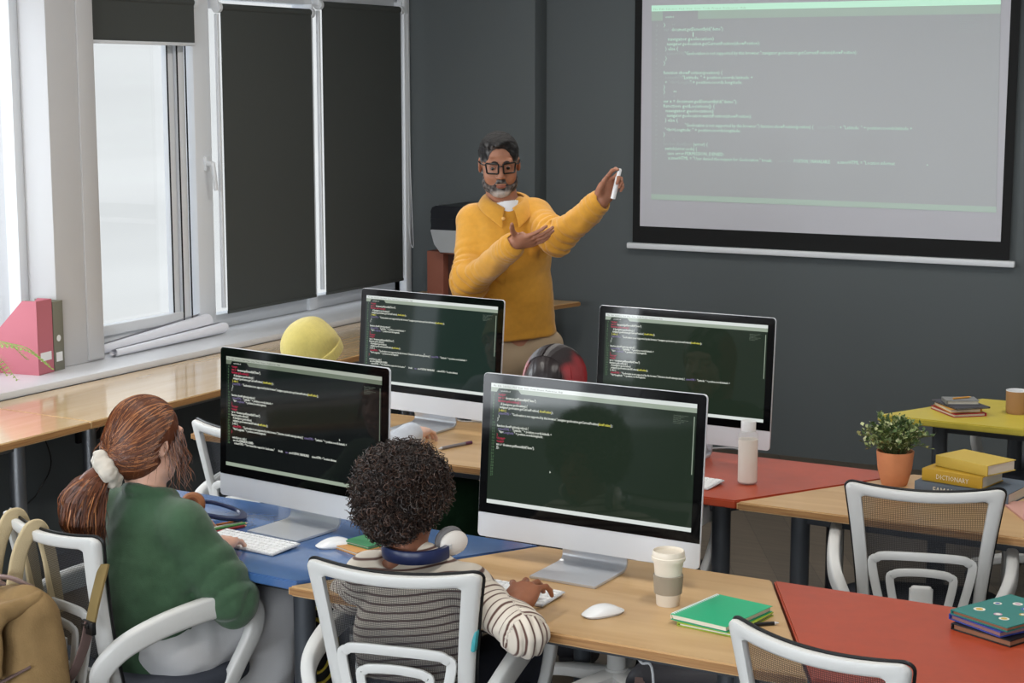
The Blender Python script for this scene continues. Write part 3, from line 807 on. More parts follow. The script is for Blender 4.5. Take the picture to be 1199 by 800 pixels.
BZ0, BZ1 = .48, .886
def bk(s, t, d=0.):
    """chair back surface, s -1..1 across, t 0..1 up, d behind"""
    hw = .172 + .046 * max(t, 0) ** 1.5
    z = BZ0 + (BZ1 - BZ0) * t + .022 * s * s * max(0, t - .3) - .0
    y = -.215 - .06 * t + .035 * s * s - .02 * math.sin(PI * min(1, t)) * 0 + (.018 * (1 - t) ** 2)
    return Vector((s * hw, y - d, z))
def outline(ins_s, ins_b, ins_t, r=.16, n=7, d=0., ex=0.):
    """rounded loop of (s,t) points"""
    s0, s1, t0, t1 = -1 + ins_s, 1 - ins_s, ins_b, 1 - ins_t
    pts = []
    rs, rt = r, r * .42
    for cs, ct, a0 in ((s1 - rs, t1 - rt, 0), (s0 + rs, t1 - rt, 90), (s0 + rs, t0 + rt, 180), (s1 - rs, t0 + rt, 270)):
        for k in range(n + 1):
            a = R(a0 + 90 * k / n); pts.append((cs + rs * math.cos(a), ct + rt * math.sin(a)))
    # densify straight runs
    out = []
    for i in range(len(pts)):
        a, c = pts[i], pts[(i + 1) % len(pts)]; out.append(a)
        m = int(max(abs(a[0] - c[0]), abs(a[1] - c[1])) / .12)
        for k in range(1, m + 1): out.append((a[0] + (c[0] - a[0]) * k / (m + 1), a[1] + (c[1] - a[1]) * k / (m + 1)))
    return out
def make_chair(label):
    t = thing('office_chair', label, 'chair', group='white office chairs')
    # back frame ring
    fr = MB(); n = 7; sec = 10
    ou = outline(.0, .0, .0, .13, 7)
    k = len(ou); vs = []; fs = []
    for (s, tt) in ou:
        # inner counterpart: shrink towards the middle
        si = max(-1 + .20, min(1 - .20, s * .825)); ti = max(.12, min(1 - .050, .5 + (tt - .5) * .85))
        a = bk(s, tt); c = bk(si, ti)
        mid = (a + c) / 2; e = (a - c); w = e.length / 2; e.normalize(); th = .013
        for j in range(sec):
            an = 2 * PI * j / sec; ca = math.copysign(abs(math.cos(an)) ** .55, math.cos(an)); sa = math.copysign(abs(math.sin(an)) ** .55, math.sin(an))
            vs.append(mid + e * ca * w + Vector((0, 1, 0)) * sa * th)
    for i in range(k):
        for j in range(sec):
            i2 = (i + 1) % k; j2 = (j + 1) % sec; fs.append((i * sec + j, i2 * sec + j, i2 * sec + j2, i * sec + j2))
    fr.add(vs, fs); f = fr.build('back_frame', M_cwhite, t, sharp=50, weld=True)
    e = MB(); e.tube([bk(s * 1.004, .5 + (tt - .5) * 1.004) + Vector((0, .013, .000)) for s, tt in ou], .004, n=6, closed=True); e.build('edge_trim', M_black, f)
    # mesh panel
    g = MB(); g.grid(lambda a, c: bk(-.86 + 1.72 * a, .06 + .87 * c, -.011), 20, 16); g.build('mesh_back', mm, t)
    # lumbar ornaments and the middle post
    lu = MB()
    def nshape(w0, w1, h0, h1, r, wd):
        # trapezoid loop open at the bottom
        pts = [(-w1, h0), (-w0 - r * .1, h1 - r), (-w0 + r * .25, h1 - r * .25), (-w0 + r, h1), (0, h1 + .004), (w0 - r, h1), (w0 - r * .25, h1 - r * .25), (w0 + r * .1, h1 - r), (w1, h0)]
        path = smooth_path([(x, -.238 + .02 * (x / .15) ** 2 - .02 * (z - .5), z) for x, z in pts], 5)
        lu.tube(path, wd, n=12, flat=(1.0, .42), up=(0, 1, 0))
    nshape(.132, .098, .49, .690, .035, .0125); nshape(.083, .058, .48, .645, .028, .0115)
    lu.box((0, -.236, .56), (.058, .02, .10), bev=.008)
    lu.build('lumbar_support', M_cwhite, t, sharp=50)
    p = MB(); p.tube(smooth_path([(0, -.232, .60), (0, -.236, .5), (0, -.20, .43), (0, -.08, .40)], 6), .022, n=12, flat=(1.5, .6), up=(0, 1, 0)); p.build('back_post', M_cwhite, t, sharp=50)
    # seat
    s = MB()
    def seat(a, c):
        th = 2 * PI * a; ph = -PI / 2 + PI * c
        x = math.copysign(abs(math.cos(th)) ** .5, math.cos(th)); y = math.copysign(abs(math.sin(th)) ** .5, math.sin(th))
        r = abs(math.cos(ph)) ** .35
        return Vector((x * r * .245, .02 + y * r * .235, .455 + .035 * math.copysign(abs(math.sin(ph)) ** .6, math.sin(ph))))
    s.grid(seat, 40, 14); s.build('seat', M_cgrey, t, sharp=60, weld=True)
    u = MB(); u.box((0, .01, .405), (.22, .26, .03), bev=.01); u.build('seat_pan', M_black, t)
    # arms: flat plastic loops
    for sx in (-1, 1):
        a = MB()
        pth = smooth_path([(sx * .180, -.225, .500), (sx * .206, -.240, .555), (sx * .238, -.195, .615), (sx * .250, -.09, .648), (sx * .252, .04, .662), (sx * .252, .14, .660), (sx * .252, .195, .635), (sx * .250, .20, .575), (sx * .244, .155, .495), (sx * .225, .12, .425), (sx * .18, .10, .405)], 6)
        a.tube(pth, [.023 + .007 * math.sin(PI * min(1, i / len(pth) * 1.3)) for i in range(len(pth))], n=16, flat=(1.0, .60))
        a.box((sx * .188, -.236, .525), (.040, .030, .075), bev=.010, ry=R(sx * 8))
        ao = a.build('armrest', M_cwhite, t, sharp=50)
        bt = MB(); bt.cyl((sx * .188, -.246, .525), (sx * .188, -.2545, .525), .010, n=16); bt.build('bolt', M_alu, ao)
    # gas column and star base
    c = MB(); c.cyl((0, 0, .10), (0, 0, .27), .030, n=20); c.cyl((0, 0, .27), (0, 0, .40), .018, n=16); c.build('gas_column', M_cwhite, t)
    sb = MB(); sb.cyl((0, 0, .075), (0, 0, .145), .048, .036, n=24)
    ends = []
    for i in range(5):
        a = R(90 + 72 * i + 18); d = Vector((math.cos(a), math.sin(a), 0))
        sb.tube([d * .02 + Vector((0, 0, .118)), d * .17 + Vector((0, 0, .108)), d * .325 + Vector((0, 0, .080))], [.036, .031, .022], n=12, flat=(1.0, .62))
        ends.append(d * .315)
    sb.build('star_base', M_cwhite, t, sharp=40)
    for e in ends:
        q = MB(); tn = Vector((-e.y, e.x, 0)).normalized()
        for sg in (-1, 1): q.cyl(e + tn * sg * .008 + Vector((0, 0, .0255)), e + tn * sg * .024 + Vector((0, 0, .0255)), .0255, n=18)
        q.cyl(e + Vector((0, 0, .03)), e + Vector((0, 0, .07)), .008, n=10)
        q.build('castor', M_castor, t)
    return t
def seat_at(o, tx, ty, deg):
    """put the chair so that the middle of its top bar is at (tx, ty)"""
    a = R(deg); o.rotation_euler = (0, 0, a)
    o.location = (tx - math.sin(a) * .275, ty + math.cos(a) * .275, 0); return o
ch_boy = seat_at(make_chair('white office chair with grey mesh back that the boy in the striped shirt sits in'), -2.05, 3.18, 11)
ch_girl = seat_at(dup(ch_boy, label='white office chair with the khaki backpack on it, under the girl in green'), -3.03, 3.09, -15)
ch_front = seat_at(dup(ch_boy, label='empty white office chair nearest the viewer, in front of the green notebook'), -1.04, 3.136, -16)
ch_right = seat_at(dup(ch_boy, label='empty white office chair facing the potted plant and the dictionary'), -1.183, 4.548, 15)
ch_red = dup(ch_boy, (-2.21, 4.77, 0), R(-4), label='white office chair of the person with red-streaked hair, behind the front computer')
ch_bean = dup(ch_boy, (-3.33, 4.58, 0), R(-6), label='white office chair of the person in the yellow beanie, behind the leftmost computer')
yc_ = P(1234, 540, y=6.78)
ch_yel = dup(ch_boy, (yc_.x, 6.86, 0), R(165), label='white office chair with dark seat pushed up to the yellow desk, mostly out of view')

q = MB(); q.box(bk(1.0, .60) + Vector((-.003, -.004, 0)), (.010, .022, .050), bev=.003, ry=R(6)); q.build('turquoise_tape', mat('turquoise_tape', (64, 160, 168), .5), ch_boy)
# ================================================================== THINGS ON THE DESKS
M_wplas = mat('glossy_white_plastic', (236, 237, 238), .25)
M_key = mat('white_keycap', (244, 245, 246), .45)
def keyboard(label, loc, rz):
    t = thing('keyboard', label, 'keyboard', (loc[0], loc[1], DZ), rz, 'compact white keyboards')
    MB().prism([(-.139, -.057), (.139, -.057), (.139, .057), (-.139, .057)], 0, .004, bev=.001).xf(Matrix.Translation((0, 0, .003)) @ Matrix.Rotation(R(3.2), 4, 'X') @ Matrix.Translation((0, 0, .001))).build('base_plate', M_alu, t)
    MB().box((0, .045, .005), (.26, .02, .010), bev=.003).build('battery_bar', M_wplas, t)
    rows = [[.9] * 13 + [1.3], [1] * 13 + [1.4], [1.4] + [1] * 12 + [1], [1.7] + [1] * 11 + [1.7], [2.2] + [1] * 10 + [2.2], [1, 1, 1, 1.2, 5, 1.2, 1, 1, 1]]
    Mk = Matrix.Translation((0, 0, .0075)) @ Matrix.Rotation(R(3.2), 4, 'X')
    k = MB()
    for r_, row in enumerate(rows):
        tot = sum(row); x = -.134; wd = .268 / tot; y = .048 - r_ * .0185
        for w in row:
            ww = w * wd; k.box((x + ww / 2, y, .001), (ww - .003, .0155 if r_ else .010, .004), bev=.0008, seg=1); x += ww
    k.xf(Mk); o = k.build('keys', M_key, t)
    return t
a, c = P(268, 624, z=DZ), P(352, 641, z=DZ)
kd = (c - a); kd.z = 0; kd.normalize(); kn = Vector((kd.y, -kd.x, 0))
kc = c - kd * .139 + kn * .057
kb1 = keyboard('compact white keyboard on the blue desk under the hand of the girl', kc, math.atan2(kd.y, kd.x))
a, c = P(572, 682, z=DZ), P(662, 698, z=DZ); kd2 = (c - a); kd2.z = 0; kd2.normalize(); kn2 = Vector((kd2.y, -kd2.x, 0)); kc2 = c - kd2 * .139 + kn2 * .057
kb2 = keyboard('compact white keyboard on the front birch desk under the hand of the boy', kc2, math.atan2(kd2.y, kd2.x))
keyboard('compact white keyboard on the red back desk, mostly hidden by the front computer', P(797, 566, z=DZ) + Vector((-.02, .02, 0)), R(-6))
def mouse(label, loc, rz):
    t = thing('computer_mouse', label, 'mouse', (loc[0], loc[1], DZ), rz, 'white computer mice')
    m = MB()
    def top(a, c):
        th = 2 * PI * a; r = math.sin(PI / 2 * c) ** .8 if c > 0 else 0
        x = math.copysign(abs(math.cos(th)) ** .75, math.cos(th)) * r * .0285; y = math.copysign(abs(math.sin(th)) ** .75, math.sin(th)) * r * .0565
        return Vector((x, y, .006 + .017 * (1 - (y / .06) ** 2) * max(0, 1 - r ** 4) ** .6 + .003 * (1 - r)))
    m.grid(top, 32, 10, flip=False); m.build('shell', M_wplas, t, sharp=70, weld=True)
    q = MB(); q.grid(lambda a, c: Vector((math.copysign(abs(math.cos(2 * PI * a)) ** .75, math.cos(2 * PI * a)) * .0275 * (1 if c > .5 else .92), math.copysign(abs(math.sin(2 * PI * a)) ** .75, math.sin(2 * PI * a)) * .055 * (1 if c > .5 else .92), .0075 if c > .5 else .0008)), 32, 1); q.build('underside', M_alu, t)
    return t
mouse('white computer mouse on the blue desk beside the white keyboard', P(393, 640, z=DZ), R(-38))
mouse('white computer mouse on the front birch desk near the coffee cup', P(706, 720, z=DZ), R(-30))

# coffee cup
t = thing('coffee_cup', 'beige reusable coffee cup with taupe grip band on the front birch desk', 'cup', P(782, 708, z=DZ))
M_cream = mat('cream_plastic', (226, 216, 200), .4); M_taupe = mat('taupe_silicone', (152, 140, 122), .65)
MB().lathe([(0, 0), (.027, 0), (.0285, .002), (.0345, .095), (.038, .118), (.036, .118), (.03, .06), (0, .05)], 40).build('cup_body', M_cream, t)
s = MB(); pr = []
for i in range(120):
    a = 2 * PI * i / 120; rr_ = 1 + (.012 if i % 2 else 0); pr.append((math.cos(a) * rr_, math.sin(a) * rr_))
vs = []; 
for z, r in ((.030, .0315), (.031, .0335), (.076, .0365), (.077, .0345)):
    vs += [(x * r, y * r, z) for x, y in pr]
s.add(vs, [(k * 120 + i, k * 120 + (i + 1) % 120, (k + 1) * 120 + (i + 1) % 120, (k + 1) * 120 + i) for k in range(3) for i in range(120)]); s.build('grip_band', M_taupe, t)
MB().lathe([(.0375, .112), (.041, .113), (.0415, .121), (.0395, .123), (.039, .134), (.0375, .1365), (.036, .1365), (.0345, .130), (.0, .129)], 40).build('lid', M_cream, t)

M_paper = mat('paper_edge', (226, 218, 202), .8, var=.06, vscale=3, stretch=(3, 3, 400))
def book(name, label, cat, loc, rz, w, d, h, cover, spine=-1, group=None, pages=None, cw=.0025, z=DZ, rounding=True):
    """closed book: w along x, d along y; spine on the -x (or +x / -y) side"""
    t = thing(name, label, cat, (loc[0], loc[1], z), rz, group)
    c = MB()
    c.box((0, 0, cw / 2 + .0002), (w, d, cw), bev=.0007, seg=1); c.box((0, 0, h - cw / 2), (w, d, cw), bev=.0007, seg=1)
    if spine == 'y': c.box((0, -d / 2 + cw / 2, h / 2), (w, cw * 1.6, h - .0004), bev=.001)
    else: c.box((spine * (w / 2 - cw / 2), 0, h / 2), (cw * 1.6, d, h - .0004), bev=.001)
    co = c.build('cover', cover, t)
    if spine == 'y': MB().box((0, .001, h / 2), (w - .008, d - .010, h - cw * 2)).build('page_block', pages or M_paper, t, sharp=None)
    else: MB().box((-spine * .001, 0, h / 2), (w - .010, d - .008, h - cw * 2)).build('page_block', pages or M_paper, t, sharp=None)
    return t, co
def cmat(n, c, r=.5, **k): return mat(n, c, r, **k)
# green spiral notebook (two, one on top of the other)
q = [P(*p, z=DZ + .012) for p in ((786, 727), (845, 700), (903, 714), (845, 741))]
ax = (q[3] - q[0]); ax.z = 0; nw = ax.length; ax.normalize()
ay = q[1] - q[0]; ay.z = 0; nd = ay.length
cen = (q[0] + q[1] + q[2] + q[3]) / 4; rz = math.atan2(ax.y, ax.x)
M_green = cmat('green_card', (40, 172, 122), .4)
t, co = book('spiral_notebook', 'green spiral notebook lying on top near the coffee cup', 'notebook', cen, rz, .155, .205, .014, M_green, spine=-1, z=DZ + .010)
bpy.data.objects.remove(co)
c = MB(); c.box((0, 0, .0134), (.155, .205, .0012), bev=.0005, seg=1); c.box((0, 0, .0008), (.155, .205, .0012), bev=.0005, seg=1); c.build('cover', M_green, t)
sp = MB()
for i in range(24):
    y = -.095 + .19 * i / 23; pts = [(-.073 + .0075 * math.cos(a), y, .007 + .0088 * math.sin(a)) for a in [2 * PI * k / 10 for k in range(10)]]
    sp.tube(pts, .0011, n=5, closed=True)
sp.build('spiral_binding', M_wplas, t)
t, co = book('notebook', 'lime edged notebook underneath the green spiral notebook', 'notebook', cen + Vector((.012, -.004, 0)), rz + R(4), .150, .20, .0095, cmat('lime_card', (150, 170, 50), .5), spine=-1)
t = thing('pen', 'black pen sticking out from under the green spiral notebook', 'pen', (P(880, 734, z=DZ).x, P(880, 734, z=DZ).y, DZ), rz + R(50))
MB().cyl((-.055, 0, .005), (.055, 0, .005), .0045, n=12).build('barrel', M_black, t); MB().cyl((.055, 0, .005), (.067, 0, .005), .0045, .001, n=12).build('tip', M_alu, t)

# books at the right end of the red front desk
bc = P(1172, 735, z=DZ)
t, co = book('sketchbook', 'black covered sketchbook at the bottom of the pile on the red front desk', 'book', bc + Vector((.02, -.005, 0)), R(-24), .165, .215, .016, cmat('black_cover', (22, 22, 26), .45), spine=-1, pages=cmat('brown_pages', (150, 104, 78), .8))
t, co = book('sketchbook', 'brown and blue edged book in the middle of the pile on the red front desk', 'book', bc + Vector((.012, .002, 0)), R(-31), .160, .21, .014, cmat('blue_violet_cover', (52, 66, 150), .5), spine=-1, z=DZ + .0165, pages=cmat('mauve_pages', (150, 110, 112), .8))
t, co = book('sketchbook', 'teal sketchbook with round stickers topping the pile on the red front desk', 'book', bc + Vector((.016, .004, 0)), R(-27), .165, .212, .012, cmat('teal_cover', (40, 122, 116), .4), spine=-1, z=DZ + .031, pages=cmat('brown_pages', (150, 104, 78), .8))
SCOL = [cmat('sticker_%s' % n_, c_, .45) for n_, c_ in (('cream', (230, 226, 214)), ('gold', (206, 168, 62)), ('blue', (64, 92, 168)), ('pink', (196, 158, 182)))]
for x, y, r, k, k2 in ((-.045, -.05, .014, 0, 1), (-.02, .055, .012, 0, 3), (.02, .04, .015, 2, 0), (.005, -.045, .010, 3, 0), (.04, .0, .009, 1, 0), (.035, -.06, .012, 0, 1), (-.05, .02, .010, 0, 2)):
    q = MB(); q.disc((x, y, .0122), r, 20); so_ = q.build('sticker', SCOL[k], co); q = MB(); q.disc((x, y, .0124), r * .6, 16); q.build('sticker', SCOL[k2], co)

# milk bottle
t = thing('milk_bottle', 'clear bottle of white milk with white cap on the red back desk', 'bottle', P(875, 566, z=DZ))
mgl = mat('clear_bottle', (240, 240, 240), .04, alpha=.22, spec=.6)
MB().lathe([(.0, .001), (.028, .001), (.0315, .006), (.0315, .150), (.030, .160), (.024, .168), (.0225, .176)], 36).build('glass_body', mgl, t)
MB().lathe([(0, .004), (.027, .004), (.0305, .008), (.0305, .143), (0, .1432)], 36).build('milk', mat('milk', (240, 232, 220), .35), t)
MB().lathe([(.0235, .168), (.0238, .199), (.0225, .202), (0, .202)], 32).build('cap', M_wplas, t)

# plant
pp = P(1047, 567, z=DZ)
t = thing('potted_plant', 'bushy small-leaved plant in a terracotta pot on the back birch desk', 'plant', (pp.x, pp.y, DZ))
M_terra = mat('terracotta', (214, 142, 100), .75, var=.05, vscale=20)
MB().lathe([(0, 0), (.038, 0), (.041, .003), (.053, .05), (.058, .100), (.0585, .108), (.054, .108), (.052, .085), (0, .085)], 44).build('pot', M_terra, t)
MB().lathe([(0, .094), (.03, .096), (.053, .090)], 24).build('soil', mat('soil', (38, 28, 22), .95, bump=.6, bscale=90), t)
lf = bpy.data.materials.new('small_leaf'); lf.use_nodes = True; N, L, b = nodes_of(lf)
ge = N.new('ShaderNodeNewGeometry'); rp = N.new('ShaderNodeValToRGB'); rp.color_ramp.interpolation = 'LINEAR'
rp.color_ramp.elements[0].color = (*lin((58, 82, 46)), 1); rp.color_ramp.elements[1].color = (*lin((214, 216, 168)), 1)
e_ = rp.color_ramp.elements.new(.45); e_.color = (*lin((88, 112, 62)), 1); e_ = rp.color_ramp.elements.new(.8); e_.color = (*lin((156, 168, 108)), 1)
L.new(ge.outputs['Random Per Island'], rp.inputs['Fac']); L.new(rp.outputs['Color'], b.inputs['Base Color']); b.inputs['Roughness'].default_value = .5
leaf, stem = MB(), MB(); rr = random.Random(3)
for i in range(120):
    az = rr.uniform(0, 2 * PI); el = rr.uniform(.14, 1) ** .7
    d = Vector((math.cos(az) * math.cos(el * PI / 2), math.sin(az) * math.cos(el * PI / 2), math.sin(el * PI / 2)))
    ln = rr.uniform(.07, .112) * (1 - .05 * d.z)
    p0 = Vector((d.x * .03, d.y * .03, .095)); p2 = p0 + Vector((d.x * ln * 1.02, d.y * ln * 1.02, d.z * ln * 1.12 + rr.uniform(-.012, .02)))
    p1 = (p0 + p2) / 2 + Vector((0, 0, .022))
    pth = smooth_path([p0, p1, p2], 5); stem.tube(pth, .0011, n=4)
    nl = rr.randint(12, 17)
    for k in range(nl):
        f = .25 + .75 * k / (nl - 1); q = pth[min(len(pth) - 1, int(f * (len(pth) - 1)))]
        a = rr.uniform(0, 2 * PI); ld = (Vector((math.cos(a), math.sin(a), rr.uniform(-.2, .9))) + d * .8).normalized()
        sz = rr.uniform(.012, .021); up = Vector((rr.uniform(-.6, .6), rr.uniform(-.6, .6), 1)); sd = ld.cross(up).normalized(); nn = sd.cross(ld)
        leaf.add([q, q + ld * sz * .5 + sd * sz * .36 + nn * .002, q + ld * sz, q + ld * sz * .5 - sd * sz * .36 + nn * .002], [(0, 1, 2, 3)])
leaf.build('foliage', lf, t, sharp=None); stem.build('stems', mat('stem_green', (84, 92, 50), .7), t)

# dictionary pile
dc = P(1100, 575, z=DZ); ang = R(-13)
M_gbook = cmat('slate_book', (92, 104, 118), .6); M_gold = cmat('mustard_book', (188, 150, 44), .55); M_gold2 = cmat('yellow_book', (200, 172, 78), .55)
def spine_text(co, s, x0, w, y, z, h, m):
    q = MB(); put_text(q, s, (x0, y, z), (1, 0, 0), (0, 0, 1), w, h); q.build('title', m, co, sharp=None)
M_ltr = mat('pale_lettering', (232, 226, 206), .6)
a0, b0 = P(1085, 570, z=DZ + .02), P(1178, 581, z=DZ + .02)
t, co = book('reference_book', 'large slate grey book at the bottom of the dictionary pile', 'book', (-1.205, 5.215), R(-9), .30, .205, .036, M_gbook, spine='y')
spine_text(co, 'FAMOUS PAINTINGS', -.09, .2, -.1045, .008, .019, M_ltr)
t, co = book('dictionary', 'mustard dictionary with white title on its spine, in the middle of the pile', 'book', (-1.238, 5.205), R(-12), .20, .150, .038, M_gold, spine='y', z=DZ + .037)
spine_text(co, 'DICTIONARY', -.052, .108, -.0772, .011, .0155, M_ltr)
t, co = book('hardback_book', 'plain yellow hardback book topping the dictionary pile', 'book', (-1.205, 5.225), R(-24), .195, .140, .034, M_gold2, spine='y', z=DZ + .076)
t, co = book('pink_folder', 'pink paper folder beside the slate grey book at the edge of view', 'folder', (-.915, 5.10), R(-60), .22, .30, .006, cmat('pink_card', (200, 150, 138), .6), spine=-1)

# mug and books on the yellow desk
mp_ = P(1190, 484, z=DZ)
t = thing('mug', 'beige enamel mug with white inside on the yellow desk', 'mug', mp_)
M_beige = mat('beige_enamel', (176, 134, 98), .4)
MB().lathe([(0, 0), (.036, 0), (.040, .006), (.0415, .085), (.0425, .088)], 36).build('mug_body', M_beige, t)
MB().lathe([(.0425, .088), (.042, .0895), (.040, .0885), (.038, .03), (.034, .006), (0, .005)], 36).build('inner_glaze', M_wplas, t)
h = MB(); h.tube(smooth_path([(.040, 0, .072), (.062, 0, .07), (.068, 0, .045), (.058, 0, .022), (.040, 0, .018)], 6), .005, n=8); h.xf(Matrix.Rotation(R(20), 4, 'Z')); h.build('handle', M_beige, t)
yc = P(1122, 483, z=DZ)
t, co = book('book', 'crimson hardback at the bottom of the small pile on the yellow desk', 'book', (yc.x - .0, yc.y, 0), R(42), .135, .19, .013, cmat('crimson_cover', (168, 38, 52), .5), spine=1)
t, co = book('book', 'thin book with amber cover, second from the bottom on the yellow desk', 'book', (yc.x - .005, yc.y + .004, 0), R(36), .125, .175, .015, cmat('amber_cover', (206, 150, 60), .5), spine=1, z=DZ + .0135)
t, co = book('notebook', 'dark grey notebook second from the top on the yellow desk', 'notebook', (yc.x + .004, yc.y + .008, 0), R(44), .14, .20, .007, cmat('dark_grey_cover', (66, 66, 74), .5), spine=1, z=DZ + .029)
t, co = book('notebook', 'small grey notebook on top of the pile, with a pencil on it', 'notebook', (yc.x + .004, yc.y + .010, 0), R(28), .125, .085, .016, cmat('mid_grey_cover', (128, 130, 130), .6), spine=-1, z=DZ + .0365)
t = thing('pencil', 'yellow wooden pencil lying on the small grey notebook', 'pencil', (yc.x + .008, yc.y + .010, DZ + .0528), R(52))
MB().cyl((-.04, 0, .0035), (.036, 0, .0035), .0035, n=6).build('shaft', cmat('pencil_ochre', (206, 148, 70), .5), t); MB().cyl((.036, 0, .0035), (.048, 0, .0035), .0035, .0004, n=8).build('tip', cmat('bare_wood', (218, 186, 140), .7), t)

# things on the blue desk: coloured pencils, headphones with brown pads, small notebooks
PC = [((214, 120, 50), 'orange coloured pencil, highest of the pencils beside the white keyboard', (243, 619), (283, 611)), ((92, 152, 84), 'green coloured pencil among the pencils beside the white keyboard', (243, 623), (290, 614)), ((220, 216, 206), 'white coloured pencil among the pencils beside the white keyboard', (244, 621.5), (284, 613)), ((150, 50, 54), 'dark red coloured pencil, lowest of the pencils beside the white keyboard', (247, 626), (289, 617))]
for i, (c, lb, p0, p1) in enumerate(PC):
    a = P(*p0, z=DZ); e = P(*p1, z=DZ); d = e - a; ln = d.length
    t = thing('coloured_pencil', lb, 'pencil', (a.x, a.y, DZ), math.atan2(d.y, d.x), 'pencils on the blue desk')
    MB().cyl((0, 0, .004), (ln * .93, 0, .004), .004, n=6).build('shaft', cmat('pencil_paint_%s' % 'abcd'[i], c, .4), t)
    q = MB().cyl((ln * .93, 0, .004), (ln, 0, .004), .004, .0006, n=8); q.build('tip', cmat('bare_wood', (218, 186, 140), .7), t)
hp = P(224, 609, z=DZ)
M_navy = mat('navy_plastic', (30, 40, 78), .32); M_brown = mat('tan_leather', (150, 92, 52), .5); M_hwhite = mat('headphone_white', (226, 220, 214), .4)
def torus(mb, c, R1, r, M=None, n=28, m=10, sq=1.):
    mb.tube([(Vector(c) + (M @ Vector((math.cos(2 * PI * k / n) * R1, math.sin(2 * PI * k / n) * R1 * sq, 0)) if M else Vector((math.cos(2 * PI * k / n) * R1, math.sin(2 * PI * k / n) * R1 * sq, 0)))) for k in range(n)], r, n=m, closed=True)
t = thing('headphones', 'headphones with tan leather ear pads lying on the blue desk', 'headphones', (hp.x, hp.y, DZ), R(25))
for i, (cx_, cy_) in enumerate(((-.0, .02), (.0, -.095))):
    Mx = Matrix.Rotation(R(70 if i == 0 else 75), 3, 'X')
    e = MB(); torus(e, (cx_, cy_, .040), .025, .013, Mx); e.build('ear_pad', M_brown if i == 0 else mat('blue_grey_pad', (96, 116, 150), .4), t)
    e = MB(); e.cyl(Vector((cx_, cy_ + .006, .040)), Vector((cx_, cy_ + .030, .042)), .034, .03, n=24); e.build('ear_cup', M_navy if i == 0 else mat('blue_grey_pad', (96, 116, 150), .4), t)
e = MB(); e.tube(smooth_path([(0.0, .045, .045), (.05, .085, .03), (.13, .06, .012), (.15, -.02, .012), (.10, -.08, .03), (.0, -.075, .045)], 6), .009, n=8, flat=(1.3, .6)); e.build('headband', M_navy, t)
nb = P(428, 640, z=DZ)
book('notebook', 'orange edged small notebook at the boy\'s shoulder on the blue desk', 'notebook', nb + Vector((.01, -.01, 0)), R(-20), .10, .14, .010, cmat('orange_card', (206, 150, 86), .5), spine=-1)
book('notebook', 'green covered small notebook on the blue desk beside the white mouse', 'notebook', nb + Vector((.012, .02, 0)), R(-14), .10, .13, .008, cmat('leaf_green_card', (56, 128, 84), .5), spine=-1, z=DZ + .0105)
pa, pb = P(517, 527, z=DZ), P(552, 520, z=DZ); d = pb - pa
t = thing('pen', 'grey pen with purple end on the back birch desk', 'pen', (pa.x, pa.y, DZ), math.atan2(d.y, d.x))
MB().cyl((0, 0, .006), (d.length * .78, 0, .006), .0058, n=12).build('barrel', cmat('pen_grey', (128, 124, 128), .35), t); MB().cyl((d.length * .78, 0, .006), (d.length, 0, .006), .0062, n=12).build('end_cap', cmat('pen_purple', (92, 44, 78), .4), t); MB().cyl((-.014, 0, .006), (0, 0, .006), .001, .0055, n=12).build('tip', M_alu, t)

# ================================================================== SILL: files, paper rolls, fern
M_pinkf = mat('pink_card_file', (190, 110, 122), .65); M_olive = mat('grey_green_binder', (124, 122, 108), .6)
f0 = P(45, 440, z=SILL); f1 = P(60, 436, z=SILL)
t = thing('magazine_file', 'pink cardboard magazine file with slanted top on the window sill', 'magazine file', (P(46, 440, z=SILL).x, P(46, 440, z=SILL).y, SILL), R(8))
w, d, h, hl = .105, .255, .315, .13
q = MB(); th = .003
side = [(0, 0), (-d, 0), (-d, hl), (-.07, h), (0, h)]        # along -x, z
for y in (0, w):
    vs = [(x, y - th / 2, z) for x, z in side] + [(x, y + th / 2, z) for x, z in side]; n = 5
    q.add(vs, [tuple(range(n)), tuple(range(2 * n - 1, n - 1, -1))] + [(i, i + n, (i + 1) % n + n, (i + 1) % n) for i in range(n)])
q.box((-th / 2, w / 2, h / 2), (th, w, h)); q.box((-d + th / 2, w / 2, hl / 2), (th, w, hl)); q.box((-d / 2, w / 2, th / 2), (d, w, th))
# the spine faces the room
q.build('file_body', M_pinkf, t, weld=True)
MB().box((.0008, w * .5, .075), (.001, w * .72, .036)).build('label_card', M_wplas, t)
t2 = thing('lever_arch_binder', 'grey green lever arch binder beside the pink magazine file', 'binder', (P(62, 440, z=SILL).x, P(62, 440, z=SILL).y, SILL), R(8))
t2.location = t.matrix_world @ Vector((0, 0, 0)) if False else (t.location.x + math.cos(R(8)) * 0 - math.sin(R(8)) * (w + .006), t.location.y + math.cos(R(8)) * (w + .006) + .0, SILL)
w2 = .072; q = MB(); q.box((-.0015, w2 / 2, .15), (.003, w2, .30), bev=.001); q.box((-.07, .0015, .15), (.14, .003, .30)); q.box((-.07, w2 - .0015, .15), (.14, .003, .30)); q.build('cover', M_olive, t2)
MB().box((-.068, w2 / 2, .148), (.125, w2 - .02, .285)).build('paper_stack', M_paper, t2, sharp=None)
MB().box((.0008, w2 / 2, .06), (.001, w2 * .6, .04)).build('label_card', M_wplas, t2)
q = MB(); q.cyl((0, w2 / 2, .14), (.0012, w2 / 2, .14), .014, n=24); q.build('finger_ring', M_wplas, t2)
M_film = mat('white_paper_roll', (232, 232, 238), .45, bump=.15, bscale=30)
